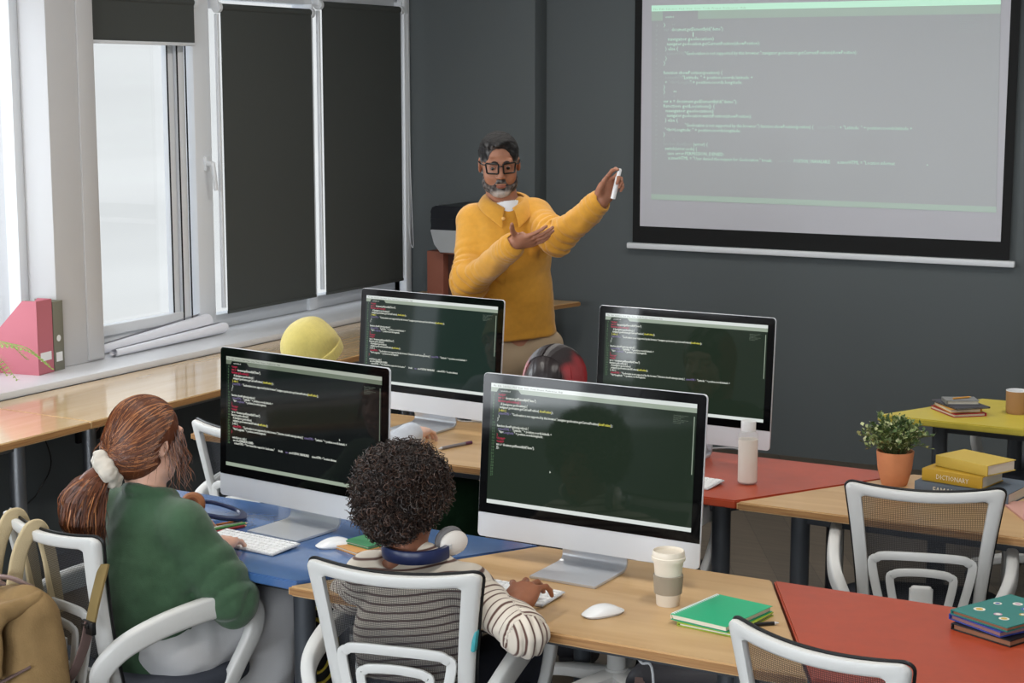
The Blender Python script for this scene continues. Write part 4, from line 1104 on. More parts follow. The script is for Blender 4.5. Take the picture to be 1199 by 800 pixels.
def roll(label, a, c, r0, r1, flat=1.):
    d = c - a; t = thing('paper_roll', label, 'paper roll', a, math.atan2(d.y, d.x)); ln = d.length
    q = MB(); n = 40; turns = 3.2; k = 90; vs = []
    for xx in (0, .33, .66, 1.0):
        for i in range(k):
            f = i / (k - 1); an = f * turns * 2 * PI; r = (r0 + (r1 - r0) * xx) * (.35 + .65 * f)
            vs.append((xx * ln + .01 * math.sin(an), math.cos(an) * r, r1 * flat + math.sin(an) * r * flat + (r0 - r1) * flat * (1 - xx)))
    q.add(vs, [(j * k + i, j * k + i + 1, (j + 1) * k + i + 1, (j + 1) * k + i) for j in range(3) for i in range(k - 1)])
    o = q.build('sheet', M_film, t, sharp=60); return t
roll('white paper roll lying on the sill against the window, the rear one', Vector((-5.30, 5.80, SILL)), Vector((-5.315, 6.62, SILL)), .022, .052)
roll('flattened white paper roll lying on the sill in front of the other one', Vector((-5.20, 5.82, SILL)), Vector((-5.225, 6.64, SILL)), .024, .040, .75)
# fern reaching into view
t = thing('potted_fern', 'green fern with long fronds on the window sill beside the pink magazine file', 'plant', (-5.06, 4.70, SILL))
MB().lathe([(0, 0), (.05, 0), (.06, .005), (.075, .11), (.072, .11), (.06, .09), (0, .09)], 32).build('pot', M_hwhite, t)
M_fern = mat('fern_green', (140, 168, 78), .55, var=.2, vscale=30)
for i in range(16):
    q = MB(); az = R(20 + 22.5 * i + rr.uniform(-8, 8)); ln = rr.uniform(.24, .36)
    if i in (2, 3, 1): ln = .40
    d = Vector((math.cos(az), math.sin(az), 0)); pts = smooth_path([Vector((0, 0, .10)) + d * .02, Vector((0, 0, .20)) + d * ln * .4, Vector((0, 0, .19)) + d * ln * .75, Vector((0, 0, .11)) + d * ln], 8)
    q.tube(pts, .0012, n=4); sd = Vector((-d.y, d.x, 0))
    for k in range(3, len(pts)):
        f = k / len(pts); L_ = .032 * math.sin(PI * min(1, .12 + f * .86)) + .005
        for sg in (-1, 1):
            a = pts[k]; e = a + sd * sg * L_ + d * .008 - Vector((0, 0, .004)); q.add([a - d * .004, a + d * .006, e + d * .002, e - d * .004], [(0, 1, 2, 3)])
    q.build('frond', M_fern, t, sharp=None)

# ================================================================== WALL SIDE: printer on a red-brown box, socket, cables
bx = P(508, 360, y=8.12)
t = thing('storage_box', 'red brown storage box standing on the side table under the printer', 'box', (bx.x, 8.10, .785))
M_rb = mat('red_brown_card', (136, 82, 66), .7); M_rb2 = mat('dark_brown_inside', (70, 44, 38), .8)
x0 = P(500, 320, y=8.10).x - bx.x; x1 = P(519, 320, y=8.10).x - bx.x
hh = P(505, 294, y=8.10).z - .785
q = MB(); q.box(((x0 + x1) / 2, .15, hh / 2), (x1 - x0, .30, hh), bev=.003); q.box((x1 + .13, .29, hh / 2), (.30, .02, hh)); q.box((x1 + .13, .15, hh - .006), (.30, .30, .012)); q.box((x1 + .13, .15, .006), (.30, .30, .012)); q.box((x1 + .28, .15, hh / 2), (.02, .30, hh)); q.build('carcass', M_rb, t)
MB().box((x1 + .13, .06, hh / 2), (.26, .01, hh - .03)).build('front_panel', M_rb2, t)
pz = .785 + hh; px0 = P(503, 270, y=8.05).x; ptop = P(510, 241, y=8.05).z
t = thing('printer', 'black and grey printer on the red brown box behind the man', 'printer', (px0, 8.06, pz))
ph = ptop - pz; pw = .42
def shell(z0, z1, m, name, r=.03, und=0.):
    q = MB(); prof = [(und + .0, z0), (.004 + und * .3, z0 + (z1 - z0) * .35), (0, z1 - r), (r * .3, z1 - r * .3), (r, z1)]
    vs = []; n = len(prof)
    for y in (0, .34): vs += [(x, y, z) for x, z in prof] + [(pw - x, y, z) for x, z in reversed(prof)]
    k = 2 * n; q.add(vs, [tuple(range(k)), tuple(range(2 * k - 1, k - 1, -1))] + [(i, (i + 1) % k, (i + 1) % k + k, i + k) for i in range(k)])
    return q.build(name, m, t, sharp=40, weld=True)
M_pgrey = mat('printer_grey', (160, 164, 168), .5); M_pblack = mat('printer_black', (24, 26, 32), .35)
shell(.0, ph * .48, M_pgrey, 'lower_body', .006, .06); shell(ph * .481, ph * .72, M_pblack, 'paper_tray', .008); shell(ph * .722, ph, M_pblack, 'scanner_lid', .035)
sk = P(102, 498, x=-5.06)
t = thing('wall_socket', 'black double wall socket below the window counter', 'socket', (-5.07, sk.y, sk.z - .02))
MB().box((.012, 0, 0), (.024, .14, .10), bev=.006).build('plate', M_black, t); q = MB()
for yy in (-.032, .032): q.cyl((.024, yy, 0), (.027, yy, 0), .02, n=20)
q.build('outlet', mat('socket_dark', (30, 30, 32), .5), t)
t = prop(MB().tube(smooth_path([Vector((-4.75, 4.86, .70)), P(60, 540, x=-4.8), P(45, 575, x=-4.8), P(26, 596, x=-4.8), Vector((-4.95, 4.45, .05)), Vector((-5.0, 4.3, .006))], 8), .003, n=6).build('black_cable', M_black), 'thin black cable hanging from the window counter to the floor', 'cable')
# ================================================================== PEOPLE
V = Vector
def skin(name, col, var=.06):
    m = mat(name, col, .5, var=var, vscale=35, bump=.06, bscale=300)
    b_ = m.node_tree.nodes['Principled BSDF']; b_.inputs['Subsurface Weight'].default_value = .12; b_.inputs['Subsurface Radius'].default_value = (.012, .005, .003); b_.inputs['Subsurface Scale'].default_value = 1.0
    return m
def frame(f, up=(0, 0, 1)):
    f = V(f).normalized(); x = f.cross(V(up)).normalized(); u = x.cross(f)
    return Matrix((x, f, u)).transposed()          # columns: right, forward, up
class Loc:
    """adds implicit shapes in a local frame"""
    def __init__(s, S, c, M, k=1.): s.S, s.c, s.M, s.k = S, V(c), M, k
    def p(s, q): return s.c + s.M @ (V(q) * s.k)
    def d(s, q): return s.M @ V(q)
    def ell(s, c, r, k=.015, op='add', rot=None):
        s.S.ell(s.p(c), [v * s.k for v in r], (s.M @ rot) if rot else s.M, k, op)
    def cap(s, a, b, ra, rb=None, k=.012, op='add', flat=None):
        s.S.cap(s.p(a), s.p(b), ra * s.k, (ra if rb is None else rb) * s.k, k, op, (tuple(s.d(flat[0])), flat[1]) if flat else None)
def head(S, c, M, k=1., face=True, ears=True, neck=True):
    h = Loc(S, c, M, k)
    h.ell((0, -.014, .034), (.074, .094, .085), .02)
    h.ell((0, .028, -.028), (.061, .064, .082), .03)
    h.ell((0, .050, -.088), (.034, .034, .028), .03)
    for sx in (-1, 1):
        h.ell((sx * .036, .050, -.028), (.026, .026, .026), .02)
        h.ell((sx * .048, .018, -.070), (.018, .034, .026), .02)
    if face:
        h.cap((-.036, .079, .034), (.036, .079, .034), .013, k=.014)
        for sx in (-1, 1):
            h.ell((sx * .031, .099, .012), (.018, .014, .012), .012, 'sub')
            h.ell((sx * .031, .078, .012), (.0145, .0125, .0115), .004)
        h.cap((0, .086, .024), (0, .108, -.020), .0075, .0115, .010)
        for sx in (-1, 1): h.ell((sx * .0115, .099, -.025), (.009, .010, .008), .006)
        h.ell((0, .0945, -.0555), (.023, .008, .0055), .006); h.ell((0, .0925, -.0665), (.020, .009, .0065), .006)
        h.cap((-.021, .1005, -.061), (.021, .1005, -.061), .0018, k=.003, op='sub')
    if ears:
        for sx in (-1, 1):
            h.ell((sx * .076, -.008, -.002), (.008, .019, .031), .008, rot=Matrix.Rotation(sx * R(-22), 3, 'Z'))
            h.ell((sx * .084, -.004, .002), (.005, .010, .018), .004, 'sub', rot=Matrix.Rotation(sx * R(-22), 3, 'Z'))
    return h
def hand(S, wrist, d, n, side, k=1., curl=(.35, .35, .35, .35), spread=.10, thumb=(.55, .85, -.2), tcurl=.3, fk=1.):
    """five fingered hand; d along the fingers, n out of the back; returns key points"""
    d = V(d).normalized(); n = V(n); n = (n - d * n.dot(d)).normalized()
    w = n.cross(d) if side == 'R' else d.cross(n)          # towards the thumb
    W = V(wrist); q = lambda a, b, c: W + (d * a + w * b + n * c) * k
    M = Matrix((d, w, n)).transposed()
    S.ell(q(.050, .002, 0), (.054 * k, .042 * k, .0165 * k), M, .012)
    S.cap(q(-.03, 0, 0), q(.03, .0, 0), .026 * k, .027 * k, .015, flat=(tuple(n), .75))
    S.cap(q(.03, .024, -.006), q(.058, .036, -.008), .016 * k, .012 * k, .012)
    S.cap(q(.03, -.022, -.005), q(.07, -.028, -.004), .014 * k, .011 * k, .012)
    tips = []
    for i in range(4):
        b0 = q(.090 - (.0, -.004, .0, .010)[i], .031 - .0205 * i, .001)
        L0 = (.044, .049, .045, .035)[i] * k * fk
        rad = (.0088, .0090, .0086, .0076)[i] * k
        sp = (1.2, .35, -.45, -1.4)[i] * spread
        ax = (d * math.cos(sp) + w * math.sin(sp)).normalized()
        a = 0; pt = b0; c = curl[i]
        S.cap(q(.055, (.031 - .0205 * i) * .8, .002), b0, rad * 1.15, rad * 1.08, .008)
        for j, (lf_, cj) in enumerate(((1, .75), (.62, 1.15), (.5, .75))):
            a += c * cj; dr = ax * math.cos(a) - n * math.sin(a); e = pt + dr * L0 * lf_
            S.cap(pt, e, rad * (1, .93, .86)[j], rad * (.93, .86, .74)[j], .0035); pt = e
        tips.append(pt)
    t0 = q(.022, .026, -.008); td = (d * thumb[0] + w * thumb[1] + n * thumb[2]).normalized()
    t1 = t0 + td * .042 * k; td2 = (td + d * tcurl - n * tcurl * .4).normalized(); t2 = t1 + td2 * .033 * k; td3 = (td2 + d * tcurl * .8 - n * tcurl * .3).normalized(); t3 = t2 + td3 * .026 * k
    S.cap(t0, t1, .0165 * k, .0118 * k, .010); S.cap(t1, t2, .0112 * k, .0100 * k, .004); S.cap(t2, t3, .0100 * k, .0078 * k, .004)
    return dict(tips=tips, thumb=t3, palm=q(.05, 0, -.016), d=d, n=n, w=w, q=q)
def fold(amp, f=26, seed=0, fine=.3):
    return lambda p: amp * (wob(p, f, seed) + fine * wob(p, f * 2.3, seed + 3))
def stripes_mat(name, c1, c2, per=.0185, duty=.26):
    m = mat(name, c1, .85, sheen=.2, bump=.15, bscale=500); N, L, b = nodes_of(m)
    at = N.new('ShaderNodeAttribute'); at.attribute_name = 'stripe'
    md = N.new('ShaderNodeMath'); md.operation = 'PINGPONG'; md.inputs[1].default_value = per / 2
    lt = N.new('ShaderNodeMapRange'); lt.inputs[1].default_value = per / 2 * (duty - .1); lt.inputs[2].default_value = per / 2 * (duty + .1)
    mx = N.new('ShaderNodeMix'); mx.data_type = 'RGBA'; mx.inputs[6].default_value = (*lin(c2), 1); mx.inputs[7].default_value = (*lin(c1), 1)
    L.new(at.outputs['Fac'], md.inputs[0]); L.new(md.outputs[0], lt.inputs[0]); L.new(lt.outputs[0], mx.inputs[0]); L.new(mx.outputs[2], b.inputs['Base Color'])
    return m
def attr_mat(name, c1, c2, attr, rough=.7, bump=.2, bscale=200, stretch=None):
    m = mat(name, c1, rough, bump=bump, bscale=bscale, stretch=stretch); N, L, b = nodes_of(m)
    at = N.new('ShaderNodeAttribute'); at.attribute_name = attr
    mx = N.new('ShaderNodeMix'); mx.data_type = 'RGBA'; mx.inputs[6].default_value = (*lin(c1), 1); mx.inputs[7].default_value = (*lin(c2), 1)
    L.new(at.outputs['Fac'], mx.inputs[0]); L.new(mx.outputs[2], b.inputs['Base Color'])
    return m
def seg_par(p, pts, vals):
    """value interpolated along the nearest segment of a chain (carried on round the joints), and the distance to it"""
    best = np.full(len(p), 1e9); out = np.zeros(len(p))
    for i in range(len(pts) - 1):
        a = np.array(pts[i]); ab = np.array(pts[i + 1]) - a; L_ = np.linalg.norm(ab); t0 = (p - a) @ ab / (ab @ ab); t = np.clip(t0, 0, 1)
        dd = np.linalg.norm(p - a - t[:, None] * ab, axis=1); m = dd < best - 1e-9
        v = vals[i] + (vals[i + 1] - vals[i]) * t
        for jn, k, over in ((i, t0 < 0, 0), (i + 1, t0 > 1, 1)):
            if 0 < jn < len(pts) - 1:
                q = np.array(pts[jn]); d1 = q - np.array(pts[jn - 1]); d2 = np.array(pts[jn + 1]) - q
                tg = d1 / np.linalg.norm(d1) + d2 / np.linalg.norm(d2); tg /= np.linalg.norm(tg) + 1e-9
                v = np.where(k, vals[jn] + (p - q) @ tg, v)
        best[m] = dd[m]; out[m] = v[m]
    return out, best

def person(name, label, S, m, vox=.004):
    o = S.build(name, m, None, vox); return prop(o, label, 'person')

# ------------------------------------------------------------------ seated figure scaffold
def seated_points(cx, cy, yaw, hipz=.57, neckz=1.0, lean=.04, k=1., shw=.165):
    M = Matrix.Rotation(yaw, 3, 'Z'); o = V((cx, cy, 0)); g = lambda x, y, z: o + M @ V((x, y, z))
    J = dict(M=M, g=g, hip=g(0, 0, hipz), waist=g(0, .0, hipz + .13), chest=g(0, lean * .7, neckz - .16), neck=g(0, lean, neckz))
    for s, sx in (('R', 1), ('L', -1)):
        J['sh' + s] = g(sx * shw, lean - .005, neckz - .065); J['hip' + s] = g(sx * .085 * k, .02, hipz - .02)
        J['knee' + s] = g(sx * .11 * k, .43 * k, hipz - .0); J['ank' + s] = g(sx * .11 * k, .40 * k, .09); J['toe' + s] = g(sx * .12 * k, .54 * k, .035)
    return J
def seated_body(S, J, k=1.):
    f = tuple(J['M'] @ V((0, 1, 0)))
    S.chain([J['hip'], J['waist'], J['chest']], [.125 * k, .115 * k, .135 * k], .04, flat=(f, .75))
    S.cap(J['chest'], J['neck'] - V((0, 0, .05)), .12 * k, .06 * k, .05, flat=(f, .75))
    for s in 'LR':
        S.cap(J['neck'] - V((0, 0, .05)), J['sh' + s], .05 * k, .048 * k, .04)
        S.chain([J['hip' + s], J['knee' + s], J['ank' + s]], [.082 * k, .056 * k, .036 * k], .03)
        S.cap(J['ank' + s] + V((0, 0, -.04)), J['toe' + s], .036, .028, .02)
        S.chain([J['sh' + s], J['el' + s], J['wr' + s]], [.046 * k, .037 * k, .026 * k], .02)
def trousers(J, name, m, parent, k=1., loose=1.15, vox=.007, amp=.006, hem=.12):
    S = Sdf(); f = tuple(J['M'] @ V((0, 1, 0)))
    S.cap(J['hip'] + V((0, 0, -.01)), J['hip'] + V((0, 0, .09)), .145 * k, .128 * k, .04, flat=(f, .8))
    for s in 'LR': S.chain([J['hip' + s], J['knee' + s], J['ank' + s].lerp(J['knee' + s], .05)], [.098 * k * loose, .076 * k * loose, .066 * k * loose], .03)
    return S.build(name, m, parent, vox, fold(amp, 24, 5))
def shoes(J, m, parent):
    for s in 'LR':
        S = Sdf(); S.cap(J['ank' + s] - V((0, 0, .035)), J['toe' + s], .045, .038, .02); S.cap(J['ank' + s] + V((0, 0, .0)), J['ank' + s] - V((0, 0, .04)), .046, .044, .02)
        S.half((0, 0, .002), (0, 0, -1)); S.build('shoe', m, parent, .006)

def push_out(S, pts, off):
    """moves points onto the offset surface of an implicit shape"""
    p = np.array([tuple(q) for q in pts]); e = .002
    for _ in range(4):
        d = S.ev(p, full=True)
        g = np.stack([S.ev(p + np.eye(3)[i] * e, full=True) - S.ev(p - np.eye(3)[i] * e, full=True) for i in range(3)], 1)
        g /= np.maximum(np.linalg.norm(g, axis=1), 1e-9)[:, None]
        p = p - g * np.clip(d - off, -.03, .03)[:, None]
    return [V(q) for q in p]
def arm_folds(p, chain, amp, wave=.032, reach=.13, at=1):
    """crisp sleeve folds running round the limb near a joint"""
    L_ = [0.]
    for i in range(len(chain) - 1): L_.append(L_[-1] + (V(chain[i + 1]) - V(chain[i])).length)
    s, d = seg_par(p, [tuple(c) for c in chain], L_)
    w = np.exp(-((s - L_[at]) / reach) ** 2) * (d < .13)
    return -amp * w * (np.abs(np.sin(PI * s / wave + 2.2 * wob(p, 15, 4))) ** .8 - .5)
def hair_strand(mb, pts, r, n=3):
    k = len(pts); mb.tube(pts, [r * (1 - .75 * (i / (k - 1)) ** 2) for i in range(k)], n=n, caps=False)

# ================================================================== GIRL IN GREEN
sk_g = skin('fair_skin', (226, 178, 156))
hc = P(173, 518, y=3.405); yaw = R(-9)
J = seated_points(-2.925, 3.355, yaw, .55, hc.z - .135, .035, .93, .128)
J['elR'] = P(271, 701, y=3.42); J['wrR'] = P(252, 641, z=.776); J['elL'] = V((-3.12, 3.48, .74)); J['wrL'] = V((-3.05, 3.62, .778))
J['kneeR'] = P(322, 712, y=3.66); J['ankR'] = V((-2.80, 3.62, .10)); J['toeR'] = V((-2.79, 3.75, .04))
S = Sdf(); seated_body(S, J, .92)
HM = Matrix.Rotation(yaw + R(-4), 3, 'Z') @ Matrix.Rotation(R(-6), 3, 'X')
h = head(S, hc, HM, .93)
S.cap(J['neck'] - V((0, 0, .05)), hc + HM @ V((0, -.02, -.06)), .052, .047, .02)
g_hand = hand(S, J['wrR'], V((-.28, .95, -.02)), (0, 0, 1), 'R', .92, (.42, .36, .34, .38), .12)
hand(S, J['wrL'], V((.1, 1, -.05)), (0, 0, 1), 'L', .92, (.4, .36, .34, .36), .12)
girl = person('person', 'person with a ginger ponytail and green sweater, seated at the blue desk', S, sk_g)
M_gsw = mat('green_sweater_knit', (56, 86, 60), .9, sheen=.3, bump=.25, bscale=420, var=.08, vscale=60)
f = tuple(J['M'] @ V((0, 1, 0)))
S = Sdf()
S.chain([J['hip'] + V((0, 0, -.04)), J['waist'], J['chest'] + V((0, -.005, 0))], [.155, .150, .148], .05, flat=(f, .72))
S.cap(J['chest'], J['neck'] - V((0, 0, .045)), .14, .072, .05, flat=(f, .78))
for s in 'LR':
    S.cap(J['neck'] - V((0, 0, .05)), J['sh' + s], .058, .060, .04)
    S.chain([J['sh' + s] - V((0, 0, .005)), J['el' + s], J['wr' + s].lerp(J['el' + s], .1)], [.066, .060, .042], .03)
S.cap(J['elR'] + V((.0, -.0, -.012)), J['shR'].lerp(J['elR'], .55), .060, .062, .03)
S.cap(hc + V((0, -.02, -.12)), hc + V((0, .06, -.02)), .050, .056, .012, 'sub')
nk_ = J['neck'] + V((0, 0, -.004)); S.chain([nk_ + J['M'] @ V((.056 * math.cos(a), .004 + .058 * math.sin(a), .012 - .016 * math.sin(a))) for a in [2 * PI * i / 14 for i in range(15)]], [.012] * 15, .012)
def fg(p):
    q = (p - np.array(J['elR'])); near = np.exp(-(q ** 2).sum(1) / .02)
    return .0065 * wob(p * np.array([1, 1, .45]), 24, 2) + .002 * wob(p, 60, 4) + near * .005 * wob(p * np.array([.5, .5, 2]), 38, 7) + arm_folds(p, [J['shR'], J['elR'], J['wrR']], .009, .05, .13)
S.build('sweater', M_gsw, girl, .006, fg)
trousers(J, 'trousers', mat('light_grey_cotton', (196, 196, 198), .85, bump=.15, bscale=400), girl, .95, 1.2, amp=.008)
shoes(J, mat('white_shoe', (214, 212, 208), .6), girl)
# hair: cap drawn back to the scrunchie, loose strands, ponytail
gh = bpy.data.materials.new('ginger_hair'); gh.use_nodes = True; N, L, b = nodes_of(gh); b.inputs['Roughness'].default_value = .42
ge = N.new('ShaderNodeNewGeometry'); rp = N.new('ShaderNodeValToRGB'); e = rp.color_ramp.elements
e[0].color = (*lin((66, 36, 22)), 1); e[1].color = (*lin((186, 120, 72)), 1); x_ = e.new(.66); x_.color = (*lin((112, 60, 33)), 1)
L.new(ge.outputs['Random Per Island'], rp.inputs['Fac']); L.new(rp.outputs['Color'], b.inputs['Base Color'])
gcap = mat('ginger_hair_base', (98, 50, 25), .55, bump=.5, bscale=180, stretch=(1, 1, .25))
S = Sdf(); q = Loc(S, hc, HM, .93)
q.ell((0, -.018, .036), (.088, .106, .097), .02); q.ell((0, -.045, -.02), (.080, .082, .085), .03); q.cap((0, -.085, -.03), (0, -.128, -.062), .055, .026, .04)
q.ell((0, .085, -.07), (.075, .085, .12), .02, 'sub')
for sx in (-1, 1): q.ell((sx * .088, .002, -.022), (.03, .02, .034), .01, 'sub')
cap_o = S.build('hair', gcap, girl, .0045, lambda p: .0018 * wob(p * np.array([1.5, 1.5, .6]), 110, 1))
kn = hc + HM @ V((0, -.130, -.068)) * .93          # where the scrunchie sits
hs = MB(); r1 = random.Random(5)
ctr = V((0, -.02, .02))
for i in range(1700):
    a = r1.uniform(-1.9, 1.9); el = .95 * math.cos(a / 1.2) - .12 + r1.uniform(-.05, .03)
    if i % 3 == 0: a = r1.choice((-1, 1)) * r1.uniform(1.5, 2.5); el = r1.uniform(-.75, .1)
    d0 = V((math.sin(a) * math.cos(el), math.cos(a) * math.cos(el) * .85, math.sin(el))).normalized(); d1 = V((r1.uniform(-.15, .15), -.93, -.45 + r1.uniform(-.18, .18))).normalized()
    f0 = r1.uniform(0, .55) if r1.random() < .6 else 0
    om = max(d0.angle(d1), .05); pts = []
    for k in range(9):
        f_ = f0 + (1 - f0) * k / 8; dd_ = (d0 * math.sin((1 - f_) * om) + d1 * math.sin(f_ * om)) / math.sin(om)
        pts.append(hc + HM @ (ctr + dd_ * .11) * .93)
    pts = push_out(S, pts, r1.uniform(-.0008, .0026))
    pts[-1] = kn + V((r1.uniform(-.012, .012), 0, r1.uniform(-.012, .012)))
    hair_strand(hs, smooth_path(pts, 2), r1.uniform(.0009, .0019))
for i in range(70):        # flyaways at the nape and face
    sx = r1.choice((-1, 1)); st = V((sx * r1.uniform(.066, .080), r1.uniform(-.01, .05), r1.uniform(-.01, .05)))
    if i < 40: sx = 1; st = V((r1.uniform(.068, .080), r1.uniform(.03, .066), r1.uniform(.0, .05)))
    ln = r1.uniform(.06, .15); c1 = r1.uniform(.004, .016); ph = r1.uniform(0, 6)
    pts = [hc + HM @ (st + V((sx * (.006 * k) * .6 + c1 * math.sin(ph + k * 1.1) * k / 7, .002 * k + c1 * math.cos(ph + k) * .5 * k / 7, -ln * k / 8))) * .93 for k in range(9)]
    hair_strand(hs, pts, r1.uniform(.0007, .0014))
for i in range(60):
    a = r1.uniform(-1.9, 1.9); st = V((math.sin(a) * .088, -.02 - math.cos(a) * .09, r1.uniform(-.06, .08)))
    dv = (st - V((0, -.02, .02))).normalized(); ln = r1.uniform(.02, .06)
    pts = [hc + HM @ (st + dv * ln * k / 5 * .5 + V((0, -.004 * k, -.003 * k * k * .5)) ) * .93 for k in range(6)]
    hair_strand(hs, pts, .0006)
hs.build('hair_strands', gh, cap_o, sharp=None)
pt = MB()
base = [kn, kn + V((-.025, -.03, -.025)), kn + V((-.045, -.045, -.075)), kn + V((-.045, -.05, -.135)), kn + V((-.025, -.045, -.195))]
wid = [.018, .046, .062, .062, .038]
for i in range(900):
    a = r1.uniform(0, 2 * PI); rr_ = math.sqrt(r1.uniform(0, 1)); ph = r1.uniform(0, 6.28); fr_ = r1.uniform(5, 8); am = r1.uniform(.004, .012); end = r1.uniform(.72, 1.06)
    pts = []
    bp = smooth_path(base, 5); K = len(bp)
    for k in range(K):
        f_ = k / (K - 1); x = f_ * 4; i0 = min(3, int(x)); w_ = wid[i0] + (wid[i0 + 1] - wid[i0]) * (x - i0)
        if f_ > end: break
        off = V((math.cos(a), math.sin(a) * .75, 0)) * rr_ * w_
        pts.append(bp[k] + off + V((math.sin(ph + f_ * fr_ * 1.2), math.cos(ph * 1.3 + f_ * fr_), 0)) * am * min(1, f_ * 3))
    hair_strand(pt, pts, r1.uniform(.0016, .0032))
pt.build('ponytail', gh, girl, sharp=None)
S = Sdf()
S.chain([p + V((0, 0, 0)) for p in smooth_path(base[:4], 3)], [.012, .014, .018, .022, .024, .026, .026, .024, .020, .014][:len(smooth_path(base[:4], 3))], .02)
S.build('ponytail_core', gcap, girl, .006)
sc = MB(); ax = (base[1] - base[0]).normalized(); e1 = ax.orthogonal().normalized(); e2 = ax.cross(e1); pts = []
S = Sdf(); n = 22
ring = [kn + ax * .004 + (e1 * math.cos(2 * PI * i / n) + e2 * math.sin(2 * PI * i / n)) * (.031 + .005 * math.sin(5 * 2 * PI * i / n + 1)) + ax * .006 * math.cos(7 * 2 * PI * i / n) for i in range(n + 1)]
S.chain(ring, [.0185 + .0035 * math.sin(i * 2.3) for i in range(n)] + [.0165], .006)
S.build('scrunchie', mat('cream_satin', (200, 192, 180), .55, sheen=.3), girl, .003, lambda p: .0028 * wob(p, 150, 3) + .0015 * wob(p, 260, 6))

# ================================================================== BOY IN STRIPES
sk_b = skin('brown_skin', (150, 96, 70))
hc = P(472, 589, y=3.41); yaw = R(4)
J = seated_points(-2.10, 3.37, yaw, .54, hc.z - .125, .035, .93, .135)
J['elR'] = P(614, 744, y=3.325); J['wrR'] = P(605, 711, z=.778); J['elL'] = V((-2.34, 3.46, .72)); J['wrL'] = V((-2.24, 3.62, .778))
S = Sdf(); seated_body(S, J, .86)
HM = Matrix.Rotation(yaw + R(-8), 3, 'Z') @ Matrix.Rotation(R(-8), 3, 'X')
h = head(S, hc, HM, .92)
S.cap(J['neck'] - V((0, 0, .04)), hc + HM @ V((0, -.02, -.06)), .05, .046, .02)
hand(S, J['wrR'], V((-.22, .95, .30)), (0, -.3, 1), 'R', .98, (.52, .48, .48, .52), .32, thumb=(.6, .8, -.3))
hand(S, J['wrL'], V((.15, 1, -.1)), (0, 0, 1), 'L', .92, (.4, .36, .34, .36), .12)
boy = person('person.001', 'person with curly dark hair and striped shirt, seated at the front birch desk', S, sk_b)
S = Sdf(); f = tuple(J['M'] @ V((0, 1, 0)))
S.chain([J['hip'] + V((0, 0, -.05)), J['waist'], J['chest']], [.145, .138, .140], .05, flat=(f, .66))
S.cap(J['chest'], J['neck'] - V((0, 0, .04)), .132, .072, .05, flat=(f, .78))
for s in 'LR':
    S.cap(J['neck'] - V((0, 0, .045)), J['sh' + s], .052, .056, .04)
    S.chain([J['sh' + s], J['el' + s], J['wr' + s].lerp(J['el' + s], .30)], [.056, .047, .035], .025)
S.cap(hc + V((0, -.02, -.12)), hc + V((0, .05, -.02)), .048, .056, .012, 'sub')
arms = {s: ([tuple(J['sh' + s]), tuple(J['el' + s]), tuple(J['wr' + s])], [.0, (J['el' + s] - J['sh' + s]).length, (J['el' + s] - J['sh' + s]).length + (J['wr' + s] - J['el' + s]).length]) for s in 'LR'}
def stripe(p):
    o = p[:, 2] - .02 * np.sin(p[:, 0] * 9) + .004 * wob(p, 20, 2)
    for s in 'LR':
        v_, d_ = seg_par(p, *arms[s]); ok = (d_ < .085) & (v_ > .06); o = np.where(ok, v_ + .004 * wob(p, 34, 8), o)
    return o
def fb(p):
    q = (p - np.array(J['elR'])); near = np.exp(-(q ** 2).sum(1) / .016)
    return .005 * wob(p, 26, 3) + .0015 * wob(p, 60, 9) + near * .004 * wob(p * np.array([1, 1, 1.6]), 50, 7) + arm_folds(p, [J['shR'], J['elR'], J['wrR']], .008, .03, .12)
M_str = stripes_mat('striped_jersey', (214, 204, 190), (92, 62, 54))
S.build('striped_shirt', M_str, boy, .0045, fb, {'stripe': stripe})
trousers(J, 'trousers', mat('dark_denim', (44, 48, 60), .85), boy, .92, 1.05)
shoes(J, mat('dark_shoe', (40, 40, 44), .6), boy)
# curly hair
bh = bpy.data.materials.new('dark_curls'); bh.use_nodes = True; N, L, b = nodes_of(bh); b.inputs['Roughness'].default_value = .5
ge = N.new('ShaderNodeNewGeometry'); rp = N.new('ShaderNodeValToRGB'); e = rp.color_ramp.elements
e[0].color = (*lin((26, 18, 15)), 1); e[1].color = (*lin((88, 62, 50)), 1); x_ = e.new(.7); x_.color = (*lin((48, 34, 28)), 1)
L.new(ge.outputs['Random Per Island'], rp.inputs['Fac']); L.new(rp.outputs['Color'], b.inputs['Base Color'])
hcol = mat('curl_base', (22, 16, 14), .9)
S = Sdf(); q = Loc(S, hc, HM, .92)
q.ell((0, -.012, .048), (.112, .118, .102), .02); q.ell((0, -.05, -.02), (.086, .070, .085), .04)
q.ell((0, .115, -.06), (.085, .09, .13), .02, 'sub'); q.ell((0, -.02, -.15), (.1, .12, .045), .02, 'sub')
ho = S.build('hair', hcol, boy, .006, lambda p: .004 * wob(p, 60, 2) + .003 * wob(p, 130, 5))
vp = np.array([v.co[:] for v in ho.data.vertices]); nn = np.array([v.normal[:] for v in ho.data.vertices])
r2 = random.Random(11); cu = MB()
idx = list(range(len(vp))); r2.shuffle(idx)
